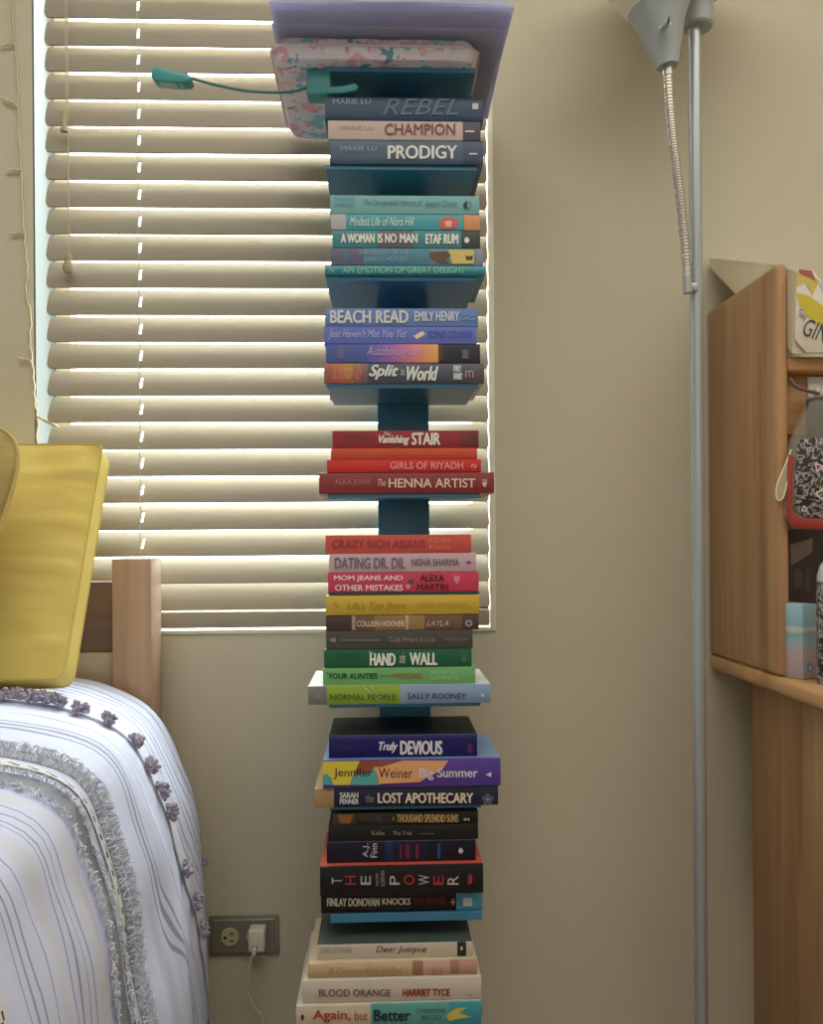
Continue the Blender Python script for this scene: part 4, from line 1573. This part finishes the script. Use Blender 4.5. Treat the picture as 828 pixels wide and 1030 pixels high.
for sx, sy in spots:
    u, p = min(line, key=lambda q: (proj(q[1])[0] - sx) ** 2 + (proj(q[1])[1] - sy) ** 2)
    if round(u, 3) in used:
        continue
    used.add(round(u, 3))
    pom(p, surf_n(u, p.y), .0122)
for u, y in ((.80, 1.285), (.955, 1.29)):
    pom(surf(u, y), Vector((1, 0, 0)), .008)

# ---- cushions


def cushion(tl, tr, br, bl_, thick, m, seed, box=True, piping=None, crease=True, corner=9):
    n = 40
    nrm = ((tr - tl).cross(bl_ - tl)).normalized()
    if nrm.y > 0:
        nrm = -nrm                                # towards the room
    out = []
    for side in (1, -1):
        g = []
        for i in range(n + 1):
            row = []
            for j in range(n + 1):
                a, b = -1 + 2 * i / n, -1 + 2 * j / n
                mxv = max(abs(a), abs(b))
                rr = (abs(a) ** corner + abs(b) ** corner) ** (1 / corner)
                s = mxv / rr if rr > 1e-6 else 1
                a2, b2 = a * s, b * s
                fx, fy = (a2 + 1) / 2, (b2 + 1) / 2      # fy 0 top, 1 bottom
                p = tl.lerp(tr, fx).lerp(bl_.lerp(br, fx), fy)
                prof = (1 - abs(a) ** 3) * (1 - abs(b) ** 3)
                if box:
                    off = thick * (.5 + .75 * prof)
                else:
                    off = thick * .5 * max(0, prof) ** .55
                cr = 0
                if crease:
                    near = max(0, 1 - (1 - a) / .7)
                    cr = .0075 * near * noise.noise(Vector((a * 1.3, b * 13 + .8 * a, seed))) + .004 * noise.noise(Vector((a * 3, b * 3, seed + 5)))
                    cr *= min(1, (1 - mxv) / .06)
                row.append(p + nrm * side * (off + cr))
            g.append(row)
        out.append(g)
    mb = MB()
    k = mb.mi(m)
    VV = [[[mb.bm.verts.new(p) for p in row] for row in g] for g in out]
    for g in VV:
        for i in range(n):
            for j in range(n):
                f = mb.bm.faces.new((g[i][j], g[i + 1][j], g[i + 1][j + 1], g[i][j + 1]))
                f.smooth = True
    ring = [(i, 0) for i in range(n)] + [(n, j) for j in range(n)] + [(i, n) for i in range(n, 0, -1)] + [(0, j) for j in range(n, 0, -1)]
    for q in range(len(ring)):
        a, b = ring[q], ring[(q + 1) % len(ring)]
        f = mb.bm.faces.new((VV[0][a[0]][a[1]], VV[0][b[0]][b[1]], VV[1][b[0]][b[1]], VV[1][a[0]][a[1]]))
        f.smooth = True
    if not box:
        bmesh.ops.remove_doubles(mb.bm, verts=mb.bm.verts[:], dist=.0003)
    edge = [out[0][a][b] for a, b in ring]
    edge2 = [out[1][a][b] for a, b in ring]
    return mb, edge, edge2


m_yel = M((208, 186, 104), .85, var=.06, vscale=9, spec=.15, bump=.2, bscale=500, name='yellow_cotton')
m_yel2 = M((200, 178, 98), .85, var=.06, vscale=9, spec=.15, name='yellow_piping')
cu = empty('cushion', (-.62, 1.14, CAMH - .2), 'bright yellow square box cushion leaning upright at the head of the bed', 'cushion', 'cushions on the bed')
tr, br = U(101, 451, 1.30), U(60, 691, 1.125)
tl = Vector((tr.x - .40, tr.y + .01, tr.z))
bl2 = Vector((br.x - .40, br.y, br.z))
mb, e1, e2 = cushion(tl + Vector((0, .03, 0)), tr + Vector((0, .03, 0)), br + Vector((0, .03, 0)), bl2 + Vector((0, .03, 0)), .034, m_yel, 11, corner=30)
mb.build('cushion_body', cu, sharp=50)
mb = MB()
mb.tube(e1 + e1[:1], .0016, m_yel2, 6, caps=False)
mb.tube(e2 + e2[:1], .0016, m_yel2, 6, caps=False)
mb.build('piping', cu)
m_och = M((164, 144, 90), .9, var=.08, vscale=12, spec=.1, bump=.2, bscale=400, name='ochre_velvet')
cu2 = empty('cushion', (-.62, 1.06, CAMH - .2), 'ochre cushion with rounded corner and piping in front of the yellow box cushion', 'cushion', 'cushions on the bed')
tr, br = U(36, 425, 1.15), U(-62, 711, 1.0)
tl, bl2 = tr + Vector((-.36, .01, .004)), br + Vector((-.36, .0, 0))
mb, e1, e2 = cushion(tl, tr, br, bl2, .10, m_och, 31, box=False, corner=5)
mb.build('cushion_body', cu2, sharp=60)
mb = MB()
mb.tube(e1 + e1[:1], .0028, M((182, 160, 98), .85, var=.05), 8, caps=False)
mb.build('piping', cu2)

# ================================================================== OUTLET, CHARGER
m_plate = M((138, 138, 124), .34, metal=.25, var=.14, vscale=30, name='brushed_plate')
oa, ob = U(210.5, 961, WY), U(281, 919, WY)
out = empty('wall_outlet', ((oa.x + ob.x) / 2, WY, oa.z), 'grey metal double outlet plate low on the wall beside the bed', 'outlet')
mb = MB()
mb.box((oa.x, WY - .005, oa.z), (ob.x, WY, ob.z), m_plate, .0022, 2)
mb.box((oa.x + .007, WY - .0062, oa.z + .006), (ob.x - .007, WY - .004, ob.z - .006), m_plate, .0008, 1)
mb.build('cover_plate', out)
m_iv = M((196, 186, 146), .4, var=.03, name='ivory_plastic')
for cx in (232, 257):
    c = U(cx, 940.5, WY)
    mb = MB()
    mb.lathe((c.x, WY - .0062, c.z), (0, -1, 0), [(.0148, -.002), (.0148, .002), (.0138, .0028), (0, .0028)], m_iv, 32)
    r_ = mb.build('receptacle', out)
    mb = MB()
    dk = M((30, 28, 26), .6, var=0)
    for dx, dz, sx, sz in ((.0045, .0062, .0042, .0011), (.0045, -.0062, .0036, .0011)):
        mb.box((c.x + dx - sx, WY - .0094, c.z + dz - sz), (c.x + dx + sx * .6, WY - .0088, c.z + dz + sz), dk)
    mb.lathe((c.x - .0075, WY - .0088, c.z - .0005), (0, -1, 0), [(.0026, 0), (.0026, .0006), (0, .0006)], dk, 14)
    mb.build('slot', r_)
ca_, cb_ = U(250, 957, WY - .03), U(266.5, 934.5, WY - .03)
ch = empty('phone_charger', ((ca_.x + cb_.x) / 2, WY - .02, ca_.z), 'white cube charger plugged into the outlet with a thin white cable', 'charger')
m_wht = M((222, 216, 198), .35, var=.02, name='white_charger')
mb = MB()
mb.box((ca_.x, WY - .036, ca_.z), (cb_.x, WY - .0095, cb_.z), m_wht, .003, 3)
mb.build('plug_body', ch)
mb = MB()
pm = Vector(((ca_.x + cb_.x) / 2 - .002, WY - .036, ca_.z + .009))
mb.box(pm + Vector((-.004, -.0005, -.0022)), pm + Vector((.004, .001, .0022)), M((70, 66, 60), .5, var=0))
mb.build('socket_port', ch)
mb = MB()
mb.box(pm + Vector((-.0032, -.012, -.008)), pm + Vector((.0032, 0, .002)), m_wht, .0012)
cb = [pm + Vector((0, -.010, -.006)), U(252, 966, WY - .045), U(249, 985, WY - .04), U(249, 998, WY - .03), U(256, 1013, WY - .025), U(265, 1030, WY - .02), Vector((U(272, 1030, WY).x, WY - .05, .06)), Vector((U(276, 1030, WY).x, WY - .09, .004)), Vector((U(255, 1030, WY).x, WY - .12, .003))]
mb.tube(catmull(cb, 8), .0015, m_wht, 8)
mb.build('cable', ch)

# ================================================================== STRING LIGHTS
m_ca = M((198, 186, 150), .6, var=.04, name='pale_cable')
m_bl = M((220, 208, 170), .3, var=.03, name='clear_bulb')
sl = empty('string_lights', U(25, 250, WY - .004), 'cream fairy light string hanging on the wall left of the window', 'string lights')
mb = MB()
sd = WY - .0035
path = [U(x, y, sd) for x, y in ((13, -40), (13, 10), (14, 40), (17, 65), (18.5, 105), (20, 150), (22, 190), (24, 232), (26, 255), (27.5, 275), (26, 295), (31, 318), (30, 340), (32, 362), (34, 385), (35, 405), (37.5, 420), (37, 448))]
pp = catmull(path, 10)
mb.tube([p + Vector((.0009 * math.sin(i * .9), -.0006 * math.cos(i * .9), 0)) for i, p in enumerate(pp)], .0017, m_ca, 6)
mb.build('light_cable', sl)
for (ax0, ay0, ax1, ay1) in ((13.5, 44, 0, 46), (17, 106, 0, 97), (22, 171, 5, 171), (24, 234, 9, 235), (31, 363, 17, 360), (37, 419, 60, 430)):
    a, b_ = U(ax0, ay0, sd - .003), U(ax1, ay1, sd - .003)
    mb = MB()
    mb.tube([a, a.lerp(b_, .5)], [.0018, .0026], m_ca, 8)
    mb.tube([a.lerp(b_, .5), a.lerp(b_, .8), b_], [.0023, .0021, .0006], m_bl, 8)
    mb.build('bulb', sl)
